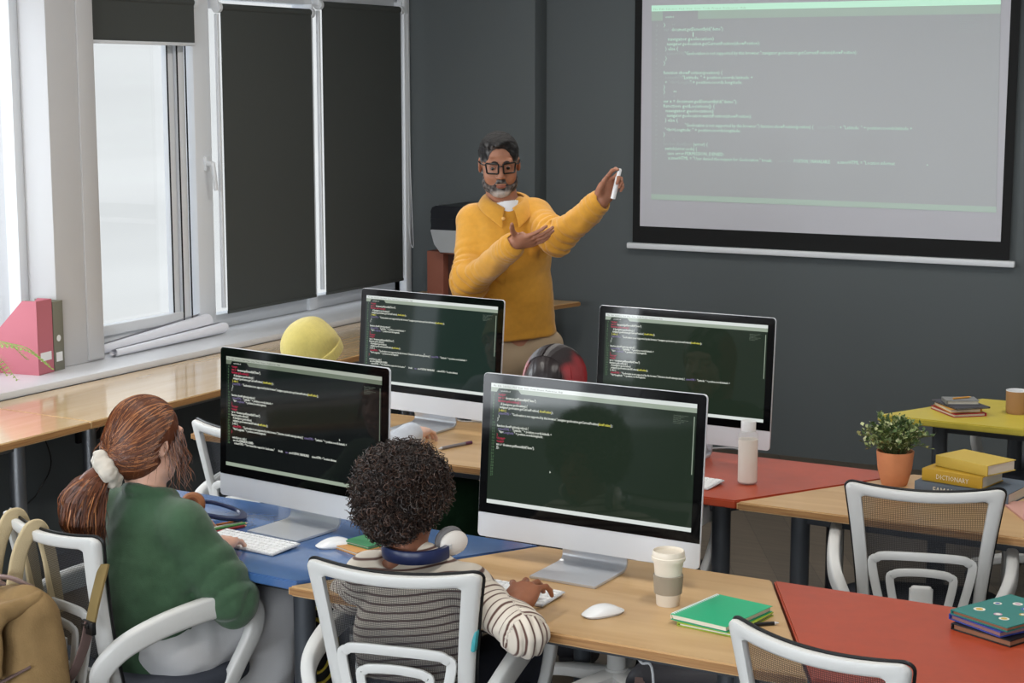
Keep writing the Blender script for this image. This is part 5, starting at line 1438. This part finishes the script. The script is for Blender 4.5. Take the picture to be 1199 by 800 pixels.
for i in idx[:4200]:
    p0 = V(vp[i]); nv = V(nn[i]); lp = HM.transposed() @ (p0 - hc)
    if lp.y > .075 and lp.z < .06: continue
    t1 = nv.orthogonal().normalized(); a0 = r2.uniform(0, 6.28); t1, t2 = t1 * math.cos(a0) + nv.cross(t1) * math.sin(a0), nv.cross(t1) * math.cos(a0) - t1 * math.sin(a0)
    cr = r2.uniform(.004, .0085); ln = r2.uniform(.008, .034); turns = r2.uniform(1., 1.9); K = 9
    drift = (nv * ln + V((0, 0, -.3)) * ln * .4 + t1 * r2.uniform(-.01, .01))
    if lp.z < -.05: drift *= .45; cr *= .7
    pts = [p0 - nv * .004 + drift * (k / K) + (t1 * math.cos(turns * 6.28 * k / K) + t2 * math.sin(turns * 6.28 * k / K)) * cr for k in range(K + 1)]
    cu.tube(pts, [.0011] * K + [.0006], n=3, caps=False)
cu.build('curls', bh, ho, sharp=None)
# headphones round the neck
nk = J['neck'] + V((0, 0, .012)); t = thing('headphones', 'white and navy headphones hanging round the neck of the boy in stripes', 'headphones', nk, yaw)
e = MB(); arc = [V((.080 * math.cos(a), -.012 + .075 * math.sin(a), .012 + .006 * math.sin(a))) for a in [R(180 + 180 * i / 20) for i in range(21)]]
e.tube(arc, .0165, n=12, flat=(.45, 1.0), up=(0, 0, 1)); hb = e.build('headband', M_navy, t)
for sx in (-1, 1):
    c = V((sx * .072, .034, .022)); Mx = Matrix.Rotation(R(sx * -28), 3, 'Z') @ Matrix.Rotation(R(90), 3, 'Y')
    e = MB(); torus(e, c - Mx @ V((0, 0, sx * .012)), .026, .012, Mx, sq=1.15); e.build('ear_pad', mat('grey_pad', (110, 108, 110), .6), t)
    e = MB(); e.sph(c + Mx @ V((0, 0, sx * .006)), (.030, .040, .015), 22, 12, Mx); cp = e.build('ear_cup', M_hwhite, t)
    e = MB(); e.box(c + V((sx * .004, -.032, -.004)), (.012, .034, .014), bev=.003); e.build('hinge', M_alu, t)

# ================================================================== PERSON IN THE BEANIE
sk_w = skin('pale_skin', (228, 190, 172))
hc = P(366, 418, y=4.70); yaw = R(-4)
J = seated_points(-3.29, 4.62, yaw, .57, hc.z - .14, .04, 1., .165)
J['elR'] = V((-3.06, 4.74, .75)); J['wrR'] = P(482, 508, z=.785); J['elL'] = V((-3.55, 4.72, .75)); J['wrL'] = V((-3.42, 4.93, .775))
J['kneeR'] = P(541, 592, z=.53); J['ankR'] = J['kneeR'] + V((-.06, -.02, -.42)); J['toeR'] = J['ankR'] + V((.05, .12, -.055))
S = Sdf(); seated_body(S, J, .95)
HM = Matrix.Rotation(yaw, 3, 'Z') @ Matrix.Rotation(R(-6), 3, 'X'); h = head(S, hc, HM, .95)
S.cap(J['neck'] - V((0, 0, .05)), hc + HM @ V((0, -.02, -.06)), .052, .047, .02)
hd = P(508, 499, z=.78) - P(482, 508, z=.785)
hand(S, J['wrR'], hd, V((0, 0, 1)) + _up * .3, 'R', .95, (.55, .5, .5, .55), .14)
hand(S, J['wrL'], V((.1, 1, -.05)), (0, 0, 1), 'L', .95)
bean = person('person.002', 'person in a yellow beanie seated behind the leftmost computer', S, sk_w)
S = Sdf(); f = tuple(J['M'] @ V((0, 1, 0)))
S.chain([J['hip'] + V((0, 0, -.05)), J['waist'], J['chest']], [.17, .165, .165], .05, flat=(f, .75)); S.cap(J['chest'], J['neck'] - V((0, 0, .045)), .155, .075, .05, flat=(f, .8))
for s in 'LR':
    S.cap(J['neck'] - V((0, 0, .05)), J['sh' + s], .06, .064, .04); S.chain([J['sh' + s], J['el' + s], J['wr' + s].lerp(J['el' + s], .02)], [.066, .06, .040], .03)
S.cap(hc + V((0, -.02, -.12)), hc + V((0, .06, -.02)), .056, .06, .012, 'sub')
S.build('hooded_top', mat('pale_blue_grey_fleece', (196, 204, 216), .9, sheen=.3, bump=.2, bscale=300), bean, .006, fold(.005, 28, 6))
trousers(J, 'trousers', mat('bottle_green_trousers', (24, 62, 36), .85, bump=.2, bscale=300), bean, 1., 1.25, amp=.006)
shoes(J, mat('white_shoe', (214, 212, 208), .6), bean)
S = Sdf(); q = Loc(S, hc, HM, .95); q.ell((0, -.02, .01), (.08, .098, .09), .02); q.ell((0, .07, -.07), (.085, .075, .13), .02, 'sub'); q.ell((0, -.02, -.12), (.1, .12, .06), .02, 'sub'); S.build('hair', mat('brown_hair', (88, 62, 48), .6, bump=.4, bscale=120), bean, .006, fold(.0015, 120, 3))
# beanie: ribbed knit with a turned-up cuff
bt = MB(); 
BM = HM @ Matrix.Rotation(R(34), 3, 'X') @ Matrix.Rotation(R(-8), 3, 'Y')
bcen = hc + HM @ V((0, -.016, .036)) * .95
def beanie(a, c):
    an = 2 * PI * a; ph = R(-24) + c * R(113.9)
    r = max(math.cos(ph), .0005) ** .9 * (1 + .007 * abs(math.sin(an * 26)))
    fold_ = .0035 * math.sin(an * 3 + 4 * ph) * math.cos(ph)
    return bcen + BM @ V(((.093 + fold_) * r * math.cos(an), (.103 + fold_) * r * math.sin(an), .100 * math.sin(ph)))
bt.grid(beanie, 208, 22); M_bean = mat('yellow_knit', (206, 190, 108), .9, sheen=.3, bump=.35, bscale=350, var=.05, vscale=60)
bo = bt.build('beanie', M_bean, bean, sharp=None, weld=True)
bt = MB()
def cuff(a, c):
    an = 2 * PI * a; t_ = 2 * PI * c; rr_ = 1 + .010 * abs(math.sin(an * 26))
    x, z = math.copysign(abs(math.cos(t_)) ** .5, math.cos(t_)) * .005, math.copysign(abs(math.sin(t_)) ** .5, math.sin(t_)) * .018
    return bcen + BM @ V(((.092 * rr_ + x) * math.cos(an), (.102 * rr_ + x) * math.sin(an), -.034 + z))
bt.grid(cuff, 208, 16, flip=True); bt.build('cuff', M_bean, bo, sharp=None, weld=True)

# ================================================================== PERSON WITH RED-STREAKED HAIR
hc = P(653, 455, y=4.70); yaw = R(-2)
J = seated_points(hc.x - .005, 4.63, yaw, .56, hc.z - .13, .035, .95, .155)
for s, sx in (('R', 1), ('L', -1)): J['el' + s] = J['g'](sx * .24, .12, .73); J['wr' + s] = J['g'](sx * .16, .33, .77)
S = Sdf(); seated_body(S, J, .92); HM = Matrix.Rotation(yaw, 3, 'Z') @ Matrix.Rotation(R(-6), 3, 'X'); h = head(S, hc, HM, .98)
S.cap(J['neck'] - V((0, 0, .05)), hc + HM @ V((0, -.02, -.06)), .052, .047, .02)
for s in 'RL': hand(S, J['wr' + s], V((0, 1, -.05)), (0, 0, 1), s, .92)
redp = person('person.003', 'person with dark hair streaked red, seated behind the front computer', S, sk_w)
S = Sdf(); f = tuple(J['M'] @ V((0, 1, 0)))
S.chain([J['hip'] + V((0, 0, -.05)), J['waist'], J['chest']], [.16, .155, .155], .05, flat=(f, .75)); S.cap(J['chest'], J['neck'] - V((0, 0, .045)), .145, .07, .05, flat=(f, .8))
for s in 'LR': S.cap(J['neck'] - V((0, 0, .05)), J['sh' + s], .055, .06, .04); S.chain([J['sh' + s], J['el' + s], J['wr' + s].lerp(J['el' + s], .05)], [.06, .055, .038], .03)
S.build('dark_top', mat('charcoal_jersey', (48, 48, 54), .9), redp, .007, fold(.004, 28, 6))
trousers(J, 'trousers', mat('black_trousers', (36, 36, 42), .85), redp, .95, 1.05); shoes(J, mat('dark_shoe', (40, 40, 44), .6), redp)
rh = bpy.data.materials.new('red_streaked_hair'); rh.use_nodes = True; N, L, b = nodes_of(rh); b.inputs['Roughness'].default_value = .33
at = N.new('ShaderNodeAttribute'); at.attribute_name = 'red'; mx = N.new('ShaderNodeMix'); mx.data_type = 'RGBA'; mx.inputs[6].default_value = (*lin((34, 24, 26)), 1); mx.inputs[7].default_value = (*lin((170, 52, 56)), 1)
L.new(at.outputs['Fac'], mx.inputs[0]); L.new(mx.outputs[2], b.inputs['Base Color'])
S = Sdf(); q = Loc(S, hc, HM, 1.04); q.ell((0, -.018, .036), (.088, .104, .096), .02); q.cap((0, -.03, .0), (0, -.04, -.15), .085, .078, .03, flat=((0, 1, 0), .95)); q.ell((0, .09, -.08), (.07, .085, .13), .02, 'sub')
iM = np.array(HM); c_ = np.array(hc)
def red(p):
    l = (p - c_) @ iM; return np.clip(sm(np.abs(l[:, 0]) + .018 * wob(p, 60, 2), .050, .088) * .95 + .25 * sm(l[:, 2], .02, -.1), 0, 1)
ro = S.build('hair', rh, redp, .0045, lambda p: .0012 * wob(p * np.array([3, 1, .6]), 120, 4), {'red': red})
st = MB(); stv = []; r3 = random.Random(9)
for i in range(700):
    sg = r3.choice((-1, 1)); y0 = r3.uniform(-.12, .075); top = V((-.006 + sg * .004, y0, .13)); end = V((sg * r3.uniform(.085, .10), y0 * .8 - r3.uniform(0, .03), r3.uniform(-.10, -.02)))
    mid = V((sg * .075, y0 * .95, .10))
    pts = smooth_path([top, mid, end], 5); pts = push_out(S, [hc + HM @ (q_ * 1.04) for q_ in pts], r3.uniform(-.0005, .003))
    hair_strand(st, pts, r3.uniform(.0012, .0024))
so = st.build('hair_strands', rh, ro, sharp=None); vv = np.array(st.v)
at_ = so.data.attributes.new('red', 'FLOAT', 'POINT'); at_.data.foreach_set('value', red(vv).astype(np.float32))

# ================================================================== MAN IN THE MUSTARD SWEATER
sk_m = skin('tan_skin', (160, 110, 86))
Pc = lambda u, v, y: P(u, v, y=y)
hc = Pc(584.5, 192.5, 6.0)
tocam = V((EYE.x - hc.x, EYE.y - hc.y, 0)).normalized(); rc = _rt.copy(); upv = V((0, 0, 1))
ff = (tocam + rc * .06).normalized()
HM = frame(ff) @ Matrix.Rotation(R(2), 3, 'Y') @ Matrix.Rotation(R(-13), 3, 'X')
HK = 1.0
tf = (tocam + rc * .14).normalized(); TM = frame(tf)
J = dict(neck=Pc(592, 238, 6.04), chest=Pc(594, 292, 6.04), waist=Pc(598, 352, 6.08), hip=Pc(606, 400, 6.10))
J['shR'] = Pc(556, 260, 6.0); J['shL'] = Pc(627, 254, 6.10); J['elR'] = Pc(549, 330, 5.86); J['wrR'] = Pc(603, 285, 5.68); J['elL'] = Pc(654, 279, 5.98); J['wrL'] = Pc(703, 236, 5.93)
hp_ = J['hip']
for s, sx in (('R', 1), ('L', -1)):
    J['hip' + s] = hp_ + TM @ V((sx * .09, 0, -.03)); J['knee' + s] = hp_ + TM @ V((sx * .11, .02, -.46)); J['ank' + s] = hp_ + TM @ V((sx * .12, -.02, 0)) ; J['ank' + s].z = .09
    J['toe' + s] = J['ank' + s] + TM @ V((sx * .03, .17, 0)); J['toe' + s].z = .035
S = Sdf(); tfl = (tuple(tf), .72)
S.chain([hp_, J['waist'], J['chest']], [.14, .135, .15], .05, flat=tfl); S.cap(J['chest'], J['neck'] - V((0, 0, .05)), .14, .07, .05, flat=tfl)
for s in 'LR':
    S.cap(J['neck'] - V((0, 0, .05)), J['sh' + s], .06, .055, .04); S.chain([J['sh' + s], J['el' + s], J['wr' + s]], [.052, .042, .030], .02)
    S.chain([J['hip' + s], J['knee' + s], J['ank' + s]], [.09, .06, .04], .03); S.cap(J['ank' + s] - V((0, 0, .04)), J['toe' + s], .038, .03, .02)
h = head(S, hc, HM, HK)
S.cap(J['neck'] - V((0, 0, .07)), hc + HM @ V((0, -.02, -.07)), .064, .060, .02)
# open palm-up hand and raised hand holding a marker
hR = hand(S, J['wrR'], rc * .80 + upv * .22 + tocam * .50, -upv * .60 + tocam * .62, 'R', .90, (.14, .20, .26, .32), .10, thumb=(.25, 1.0, .1), tcurl=.2)
hL = hand(S, J['wrL'], rc * .52 + upv * .86, -tocam * .9 - rc * .35, 'L', .95, (.55, 1.0, 1.05, 1.05), .06, thumb=(.75, .45, -.6), tcurl=.5)
man = prop(S.build('person.004', sk_m, None, .0034), 'standing person in a mustard collared sweater and glasses, arms out, holding a marker', 'person')
# eyes
for sx in (-1, 1):
    e = MB(); e.sph(hc + HM @ V((sx * .031, .0793, .0105)) * HK, .0116 * HK, 16, 10); eo = e.build('eye', mat('eye_white', (150, 140, 132), .25), man)
    e = MB(); e.sph(hc + HM @ V((sx * .031 + .001, .0845, .0085)) * HK, .0084 * HK, 12, 8); e.build('iris', mat('dark_iris', (30, 20, 16), .15), eo)
    e = MB(); e.tube([hc + HM @ V((sx * (.012 + .036 * t_), .0955 - .016 * t_ ** 2, .031 + .006 * math.sin(PI * min(1, t_ * 1.2)) - .004 * t_)) * HK for t_ in [i / 6 for i in range(7)]], [.0030, .0042, .0044, .0040, .0034, .0026, .0014], n=6); e.build('eyebrow', mat('dark_brow', (38, 30, 28), .8), man)
# lips
e = MB(); e.tube([hc + HM @ V((x, .1015 - 6 * x * x, -.0625 - 2 * x * x)) * HK for x in [-.02 + .04 * i / 8 for i in range(9)]], [.001, .0028, .0036, .0040, .0038, .0040, .0036, .0028, .001], n=8); e.build('lips', mat('lip', (138, 84, 74), .5), man)
# hair: short on the sides, fuller and swept on top
iM = np.array(HM); c_ = np.array(hc)
S = Sdf(); q = Loc(S, hc, HM, HK)
q.ell((0, -.016, .044), (.081, .100, .085), .02); q.ell((.012, .035, .102), (.055, .05, .024), .02); q.ell((0, -.04, -.01), (.078, .075, .075), .02)
q.ell((0, .085, -.036), (.064, .062, .110), .010, 'sub'); q.ell((0, .105, .047), (.064, .058, .052), .008, 'sub'); q.ell((0, -.01, -.095), (.11, .11, .06), .012, 'sub')
for sx in (-1, 1): q.ell((sx * .082, -.004, -.006), (.016, .022, .034), .006, 'sub')
def grey(p):
    l = (p - c_) @ iM; n_ = wob(p * np.array([1, 1, .6]), 190, 2)
    return np.clip(.75 * sm(.045 - l[:, 2] + .012 * n_, 0, .04) * sm(np.abs(l[:, 0]), .045, .07) + .5 * sm(l[:, 1], .045, .07) * sm(.118 - l[:, 2], 0, .03) * sm(n_, -.3, .5) * sm(l[:, 0], -.03, .03), 0, 1)
M_mh = attr_mat('greying_dark_hair', (22, 21, 22), (142, 140, 140), 'grey', .85, .5, 220, (1, 1, 1))
S.build('hair', M_mh, man, .0035, lambda p: .0022 * wob(p * np.array([1.6, .7, 1]), 150, 1) + .0012 * wob(p, 320, 4), {'grey': grey})
S = Sdf(); q = Loc(S, hc, HM, HK)
q.ell((0, .053, -.089), (.040, .042, .029), .02); q.ell((0, .034, -.045), (.0635, .066, .075), .02)
for sx in (-1, 1): q.ell((sx * .050, .020, -.068), (.020, .036, .034), .02)
q.cap((-.026, .092, -.046), (0, .101, -.041), .0065, .0075, .006); q.cap((.026, .092, -.046), (0, .101, -.041), .0065, .0075, .006)
q.cap((-.028, .088, -.048), (-.030, .080, -.08), .008, .012, .008); q.cap((.028, .088, -.048), (.030, .080, -.08), .008, .012, .008)
q.ell((0, .05, -.0), (.09, .09, .040), .006, 'sub') ; q.ell((0, .105, -.0635), (.0215, .03, .0095), .004, 'sub'); q.ell((0, .03, -.16), (.05, .05, .04), .01, 'sub')
for sx in (-1, 1): q.ell((sx * .044, .078, -.036), (.027, .045, .030), .008, 'sub')
def bgrey(p):
    l = (p - c_) @ iM; n_ = wob(p, 220, 2); return np.clip(.12 + .22 * n_ + .85 * sm(-l[:, 2], .076, .092) * sm(.046 - np.abs(l[:, 0]), 0, .022), 0, 1)
S.build('beard', attr_mat('salt_and_pepper_beard', (44, 37, 36), (190, 184, 180), 'grey', .8, .6, 400), man, .003, lambda p: .0012 * wob(p, 300, 1), {'grey': bgrey})
# glasses
gm = mat('black_glasses_frame', (14, 14, 16), .3); gg = MB()
Hp = lambda x, y, z: hc + HM @ V((x, y, z)) * HK
for sx in (-1, 1):
    loop = []
    for cx_, cz_, a0 in ((.054, .026, 0), (.014, .026, 90), (.016, -.004, 180), (.050, -.004, 270)):
        for k in range(4):
            a = R(a0 + 90 * k / 3); x, z = cx_ + .005 * math.cos(a), cz_ + .005 * math.sin(a); loop.append(Hp(sx * x, .108 - 5.5 * x * x, z))
    gg.tube(loop, .0034, n=8, closed=True)
    gg.tube([Hp(sx * .058, .090, .024), Hp(sx * .074, .078, .024), Hp(sx * .081, .03, .020), Hp(sx * .082, -.012, .014)], .0026, n=6)
gg.tube([Hp(-.011, .108, .020), Hp(0, .112, .023), Hp(.011, .108, .020)], .0024, n=6)
go = gg.build('glasses', gm, man)
e = MB()
for sx in (-1, 1):
    e.add([Hp(sx * x, .1075 - 5.5 * x * x, z) for x, z in ((.012, -.006), (.054, -.006), (.057, .029), (.011, .029))], [(0, 1, 2, 3)])
e.build('lenses', mg, go, sharp=None)
# sweater
M_must = mat('mustard_knit', (204, 146, 46), .88, sheen=.3, bump=.22, bscale=420, var=.05, vscale=50)
S = Sdf(); tfl = (tuple(tf), .74)
hem = J['hip'] + V((0, 0, .035))
S.chain([hem, J['waist'], J['chest']], [.160, .168, .170], .05, flat=tfl); S.cap(J['chest'], J['neck'] - V((0, 0, .055)), .155, .088, .05, flat=(tuple(tf), .78))
for s in 'LR':
    S.cap(J['neck'] - V((0, 0, .055)), J['sh' + s], .068, .066, .04)
    S.chain([J['sh' + s], J['el' + s], J['wr' + s].lerp(J['el' + s], .10)], [.070, .062, .047], .03)
    S.cap(J['wr' + s].lerp(J['el' + s], .22), J['wr' + s].lerp(J['el' + s], .05), .049, .045, .01)
    S.cap(J['wr' + s].lerp(J['el' + s], .02), J['wr' + s].lerp(J['el' + s], -.3), .036, .036, .004, 'sub')
S.cap(J['elR'] + V((0, 0, -.015)), J['elR'] + V((0, 0, .03)), .062, .062, .03)
hd_ = -(upv) ; S.half(hem - V((0, 0, .015)) + TM @ V((0, 0, 0)), (TM @ V((-.10, .0, -1))), .01)
S.cap(hc + HM @ V((0, -.02, -.05)), J['neck'] - V((0, 0, .01)) + tf * .004, .066, .060, .01, 'sub')
S.cap(J['neck'] + tf * .06 + TM @ V((-.012, 0, .01)), J['neck'] + tf * .12 + TM @ V((-.020, 0, -.040)), .015, .006, .008, 'sub')
def fm(p):
    d_ = .0055 * wob(p * np.array([1, 1, .55]), 22, 2) + .0016 * wob(p, 60, 4)
    for a, amp in ((J['elR'], .010), (J['elL'], .011), (J['wrR'].lerp(J['elR'], .3), .006), (J['wrL'].lerp(J['elL'], .35), .006), (hem, .006)):
        q = p - np.array(a); d_ = d_ + np.exp(-(q ** 2).sum(1) / .014) * amp * .5 * wob(p * np.array([1, 1, 1.5]), 44, 7)
    d_ = d_ + arm_folds(p, [J['shR'], J['elR'], J['wrR']], .010, .036, .12) + arm_folds(p, [J['shL'], J['elL'], J['wrL']], .010, .036, .12) + arm_folds(p, [J['shL'], J['elL'], J['wrL']], .006, .022, .07, 2) + arm_folds(p, [J['shR'], J['elR'], J['wrR']], .006, .022, .07, 2)
    return d_
so = S.build('sweater', M_must, man, .0045, fm)
# ribbed hem and cuffs
e = MB()
for i in range(1): pass
# collar: two pointed flaps folded from the neckline
nb_ = J['neck'] + V((0, 0, .018))
def collar(sgn):
    q = MB(); n = 12
    def fn(a, c):
        an = R(-90) + sgn * R(4 + 166 * a)             # from the back round to the front
        rad_in = .070; base = nb_ + TM @ V((math.cos(an) * rad_in * 1.02, math.sin(an) * rad_in * .98 + .012, .022 - .056 * a ** 2))
        ln = (.048 + .034 * a ** 3); out = TM @ V((math.cos(an) * .75 + sgn * .25 * a, math.sin(an) * .75 + (.42 * a), 0)); out = out.normalized()
        drop = .35 + .75 * c
        return base + out * ln * c * .80 + V((0, 0, .008 * math.sin(PI * c) - ln * c * drop * (.42 + .42 * a)))
    for dz in (0,): q.grid(fn, 24, 8, flip=sgn < 0)
    o = q.build('collar', M_must, so, sharp=None)
    m = o.modifiers.new('thickness', 'SOLIDIFY'); m.thickness = .007; m.offset = 0
    m = o.modifiers.new('soft', 'SUBSURF'); m.levels = 1; m.render_levels = 1
    return o
collar(1); collar(-1)
bq = J['neck'] + tf * .124 - V((0, 0, .052)) ; e = MB(); e.sph(bq + TM @ V((.028, .008, .0)), (.008, .005, .008), 14, 8, TM); e.build('button', mat('tan_button', (216, 168, 96), .4), so)
# white T-shirt in the neckline
S = Sdf(); S.cap(J['neck'] - V((0, 0, .10)), J['neck'] + V((0, 0, -.022)) + tf * .012, .090, .070, .02, flat=(tuple(tf), .95)); S.cap(J['neck'] + tf * .03 - V((0, 0, .02)), J['neck'] + tf * .05 - V((0, 0, .10)), .05, .05, .03); S.cap(hc + HM @ V((0, -.02, -.05)), J['neck'] - V((0, 0, .01)) + tf * .012, .07, .060, .008, 'sub')
S.build('undershirt', mat('white_cotton', (220, 222, 226), .85), man, .004)
# khaki trousers
S = Sdf(); S.cap(hp_ + V((0, 0, .05)), hp_ - V((0, 0, .05)), .124, .134, .04, flat=(tuple(tf), .78))
for s in 'LR': S.chain([J['hip' + s], J['knee' + s], J['ank' + s] - V((0, 0, .02))], [.098, .086, .074], .03)
S.build('trousers', mat('khaki_cotton', (168, 148, 122), .85, bump=.15, bscale=300), man, .007, fold(.006, 20, 5))
for s in 'LR':
    S = Sdf(); S.cap(J['ank' + s] - V((0, 0, .04)), J['toe' + s], .046, .040, .02); S.half((0, 0, .002), (0, 0, -1)); S.build('shoe', mat('brown_shoe', (70, 50, 40), .5), man, .006)
# marker in the raised hand
gp = (hL['tips'][1] + hL['tips'][2] + hL['q'](.085, .0, -.012)) / 3
a_ = (upv * 1.0 + rc * .22 + tocam * .15).normalized(); t = thing('marker_pen', 'white marker pen held up in the raised hand of the standing man', 'pen', gp)
t.rotation_euler = a_.to_track_quat('Z', 'Y').to_euler()
e = MB(); e.lathe([(0, -.055), (.0095, -.054), (.0098, .03), (.0075, .032), (.0075, .06), (.005, .064), (0, .064)], 20); e.build('barrel', M_wplas, t)
# ================================================================== BAGS
M_khaki = mat('khaki_canvas', (142, 115, 76), .9, bump=.3, bscale=260, var=.07, vscale=30)
M_khaki2 = mat('pale_khaki_strap', (196, 178, 142), .9, bump=.3, bscale=300)
M_mauve = mat('mauve_brown_webbing', (104, 84, 80), .85, bump=.3, bscale=400)
gm_ = Matrix.Translation(ch_girl.location) @ Matrix.Rotation(ch_girl.rotation_euler.z, 4, 'Z')
bp0 = gm_ @ V((.075, -.372, .38))
t = thing('backpack', 'khaki canvas backpack hung by its straps on the chair of the girl in green', 'backpack', bp0, ch_girl.rotation_euler.z)
t.rotation_euler = (0, R(-13), ch_girl.rotation_euler.z)
S = Sdf()
S.box((-.02, .0, .175), (.175, .075, .19), None, .06, .03); S.ell((0, -.045, .13), (.125, .06, .13), None, .04)
S.cap((-.10, .01, .335), (.08, .01, .345), .045, .04, .04)
S.build('main_compartment', M_khaki, t, .005, lambda p: .007 * wob(p * np.array([1, 1, .6]), 22, 2) + .003 * wob(p * np.array([1, 1, .5]), 60, 5))
S = Sdf(); S.box((.0, -.035, .345), (.145, .075, .022), Matrix.Rotation(R(10), 3, 'X'), .02, .03); S.box((0, -.108, .27), (.135, .012, .085), Matrix.Rotation(R(-8), 3, 'X'), .01, .03)
S.build('flap', M_khaki, t, .005, lambda p: .006 * wob(p, 26, 6) + .002 * wob(p, 70, 1))
S = Sdf(); S.box((.0, -.105, .10), (.10, .028, .085), None, .022, .03); S.build('front_pocket', M_khaki, t, .005, lambda p: .004 * wob(p, 30, 3))
loc = lambda q: t_inv @ (gm_ @ V(q))
t_inv = (Matrix.Translation(bp0) @ Matrix.Rotation(ch_girl.rotation_euler.z, 4, 'Z') @ Matrix.Rotation(R(-13), 4, 'Y')).inverted()
for x in (-.135, -.015):
    q = MB(); top = bk(x / .215, 1.0)
    q.tube(smooth_path([loc((x, top.y - .075, .70)), loc((x, top.y - .05, .82)), loc((x, top.y - .020, top.z - .008)), loc((x, top.y, top.z + .005)), loc((x, top.y + .020, top.z - .010)), loc((x + .006, top.y + .036, .80)), loc((x + .01, top.y + .05, .66))], 6), .021, n=12, flat=(1.0, .26), up=None)
    q.build('shoulder_strap', M_khaki2, t, sharp=60)
q = MB(); q.tube(smooth_path([V((-.05, .05, .375)), V((-.045, .0, .41)), V((.0, -.03, .42)), V((.045, .0, .41)), V((.05, .05, .375))], 6), .012, n=10, flat=(1.2, .35)); q.build('grab_handle', mat('mauve_handle', (150, 128, 124), .8), t)
q = MB(); e0 = loc((.205, -.245, .80)); 
q.tube(smooth_path([loc((.215, -.225, .83)), loc((.232, -.262, .76)), loc((.222, -.275, .69))], 6), .020, n=10, flat=(1.0, .22)); q.build('strap_end', mat('olive_strap', (128, 108, 66), .9), t)
q = MB(); q.tube(smooth_path([loc((.222, -.276, .70)), loc((.205, -.285, .63)), loc((.15, -.295, .54)), loc((.06, -.31, .47))], 6), .014, n=10, flat=(1.0, .22)); w_ = q.build('webbing', M_mauve, t)
q = MB(); q.box(loc((.222, -.28, .685)), (.05, .014, .034), bev=.004, ry=R(12)); q.box(loc((.22, -.288, .69)), (.03, .006, .012), bev=.002, ry=R(12)); q.build('buckle', M_black, t)
q = MB(); q.tube(smooth_path([V((.145, -.04, .20)), V((.10, -.125, .17)), V((.02, -.150, .15)), V((-.08, -.150, .14))], 6), .014, n=10, flat=(1.0, .22), up=None); q.build('webbing', M_mauve, t)
q = MB(); q.box((.03, -.155, .152), (.045, .016, .034), bev=.004); q.build('buckle', M_black, t)
q = MB(); q.box((-.05, -.150, .11), (.003, .006, .07), bev=.001); q.build('zip_pull', M_black, t)

# things under the desks
M_purp = mat('violet_nylon', (52, 40, 104), .6, bump=.2, bscale=60); M_ylw = mat('yellow_nylon', (214, 190, 66), .6, bump=.2, bscale=60)
bb_ = P(334, 760, y=4.02)
t = thing('sports_bag', 'violet and black bag with yellow curved trim standing under the blue desk', 'bag', (bb_.x, bb_.y, 0), R(20))
S = Sdf(); S.box((-.02, 0, .28), (.10, .10, .30), None, .06, .03); S.build('bag_body', M_purp, t, .007, fold(.010, 22, 3))
S = Sdf(); S.box((.12, -.01, .27), (.075, .09, .25), None, .06, .03); S.build('side_pocket', M_black, t, .007, fold(.006, 22, 4))
for k, r in enumerate((.055, .078)):
    q = MB(); q.tube([V((.12 + r * math.cos(a) * .9, -.106, .36 + r * 1.5 * math.sin(a))) for a in [2 * PI * i / 28 for i in range(28)]], .007, n=8, closed=True, flat=(1, .6)); q.build('trim', M_ylw, t)
yb = P(286, 684, y=3.80)
S = Sdf(); S.box((0, 0, 0), (.065, .05, .035), None, .025, .02); S.cap((-.05, 0, .01), (.055, .01, .012), .03, .028, .02)
o = S.build('pouch', M_ylw, None, .005, fold(.005, 40, 2)); o.location = V((yb.x - .02, yb.y, .625)); prop(o, 'yellow pouch on top of the violet bag under the blue desk', 'pouch')
t = prop(MB().tube(smooth_path([V((-2.70, 3.95, .70)), P(337, 690, y=3.72), P(352, 700, y=3.70), P(346, 715, y=3.72), P(350, 735, y=3.74), V((-2.72, 3.9, .02))], 8), .0035, n=6).build('white_cable', M_white), 'white cable hanging under the blue desk beside the violet bag', 'cable')
bg_ = P(798, 800, y=4.30)
t = thing('backpack', 'dark backpack with white print on the floor under the front birch desk', 'backpack', (bg_.x, bg_.y, 0), R(12))
S = Sdf(); S.box((0, 0, .17), (.15, .10, .20), None, .06, .03); S.build('main_compartment', mat('dark_nylon', (30, 30, 38), .6, bump=.2, bscale=60), t, .007, fold(.008, 20, 3))
q = MB()
for x in (-.10, .06): q.tube(smooth_path([V((x, -.085, .35)), V((x, -.118, .30)), V((x, -.122, .2)), V((x + .01, -.112, .06))], 6), .016, n=8, flat=(1, .25), up=(0, 1, 0))
q.build('strap', M_mauve, t)
q = MB()
for i in range(8):
    a = 2 * PI * i / 8; q.tube([V((-.03 + .010 * math.cos(a), -.112, .27 + .010 * math.sin(a))), V((-.03 + .020 * math.cos(a), -.112, .27 + .020 * math.sin(a)))], .002, n=5)
q.build('printed_star', M_wplas, t)
q = MB(); q.box((.06, -.113, .20), (.05, .012, .06), bev=.003); q.build('red_patch', mat('dark_red_patch', (110, 30, 36), .7), t)
t = prop(MB().tube(smooth_path([V((-1.70, 3.95, .70)), P(737, 752, y=3.72), P(750, 775, y=3.74), P(765, 800, y=3.78), V((-1.72, 3.9, .02))], 8), .0035, n=6).build('white_cable', M_white), 'white cable hanging under the front birch desk beside the chair base', 'cable')
t = prop(MB().tube(smooth_path([P(550, 551, y=5.2), P(546, 565, y=5.2), P(543, 580, y=5.2), V((-3.0, 5.25, .02))], 8), .004, n=6).build('white_cable', M_white), 'white cable hanging under the back birch desk', 'cable')
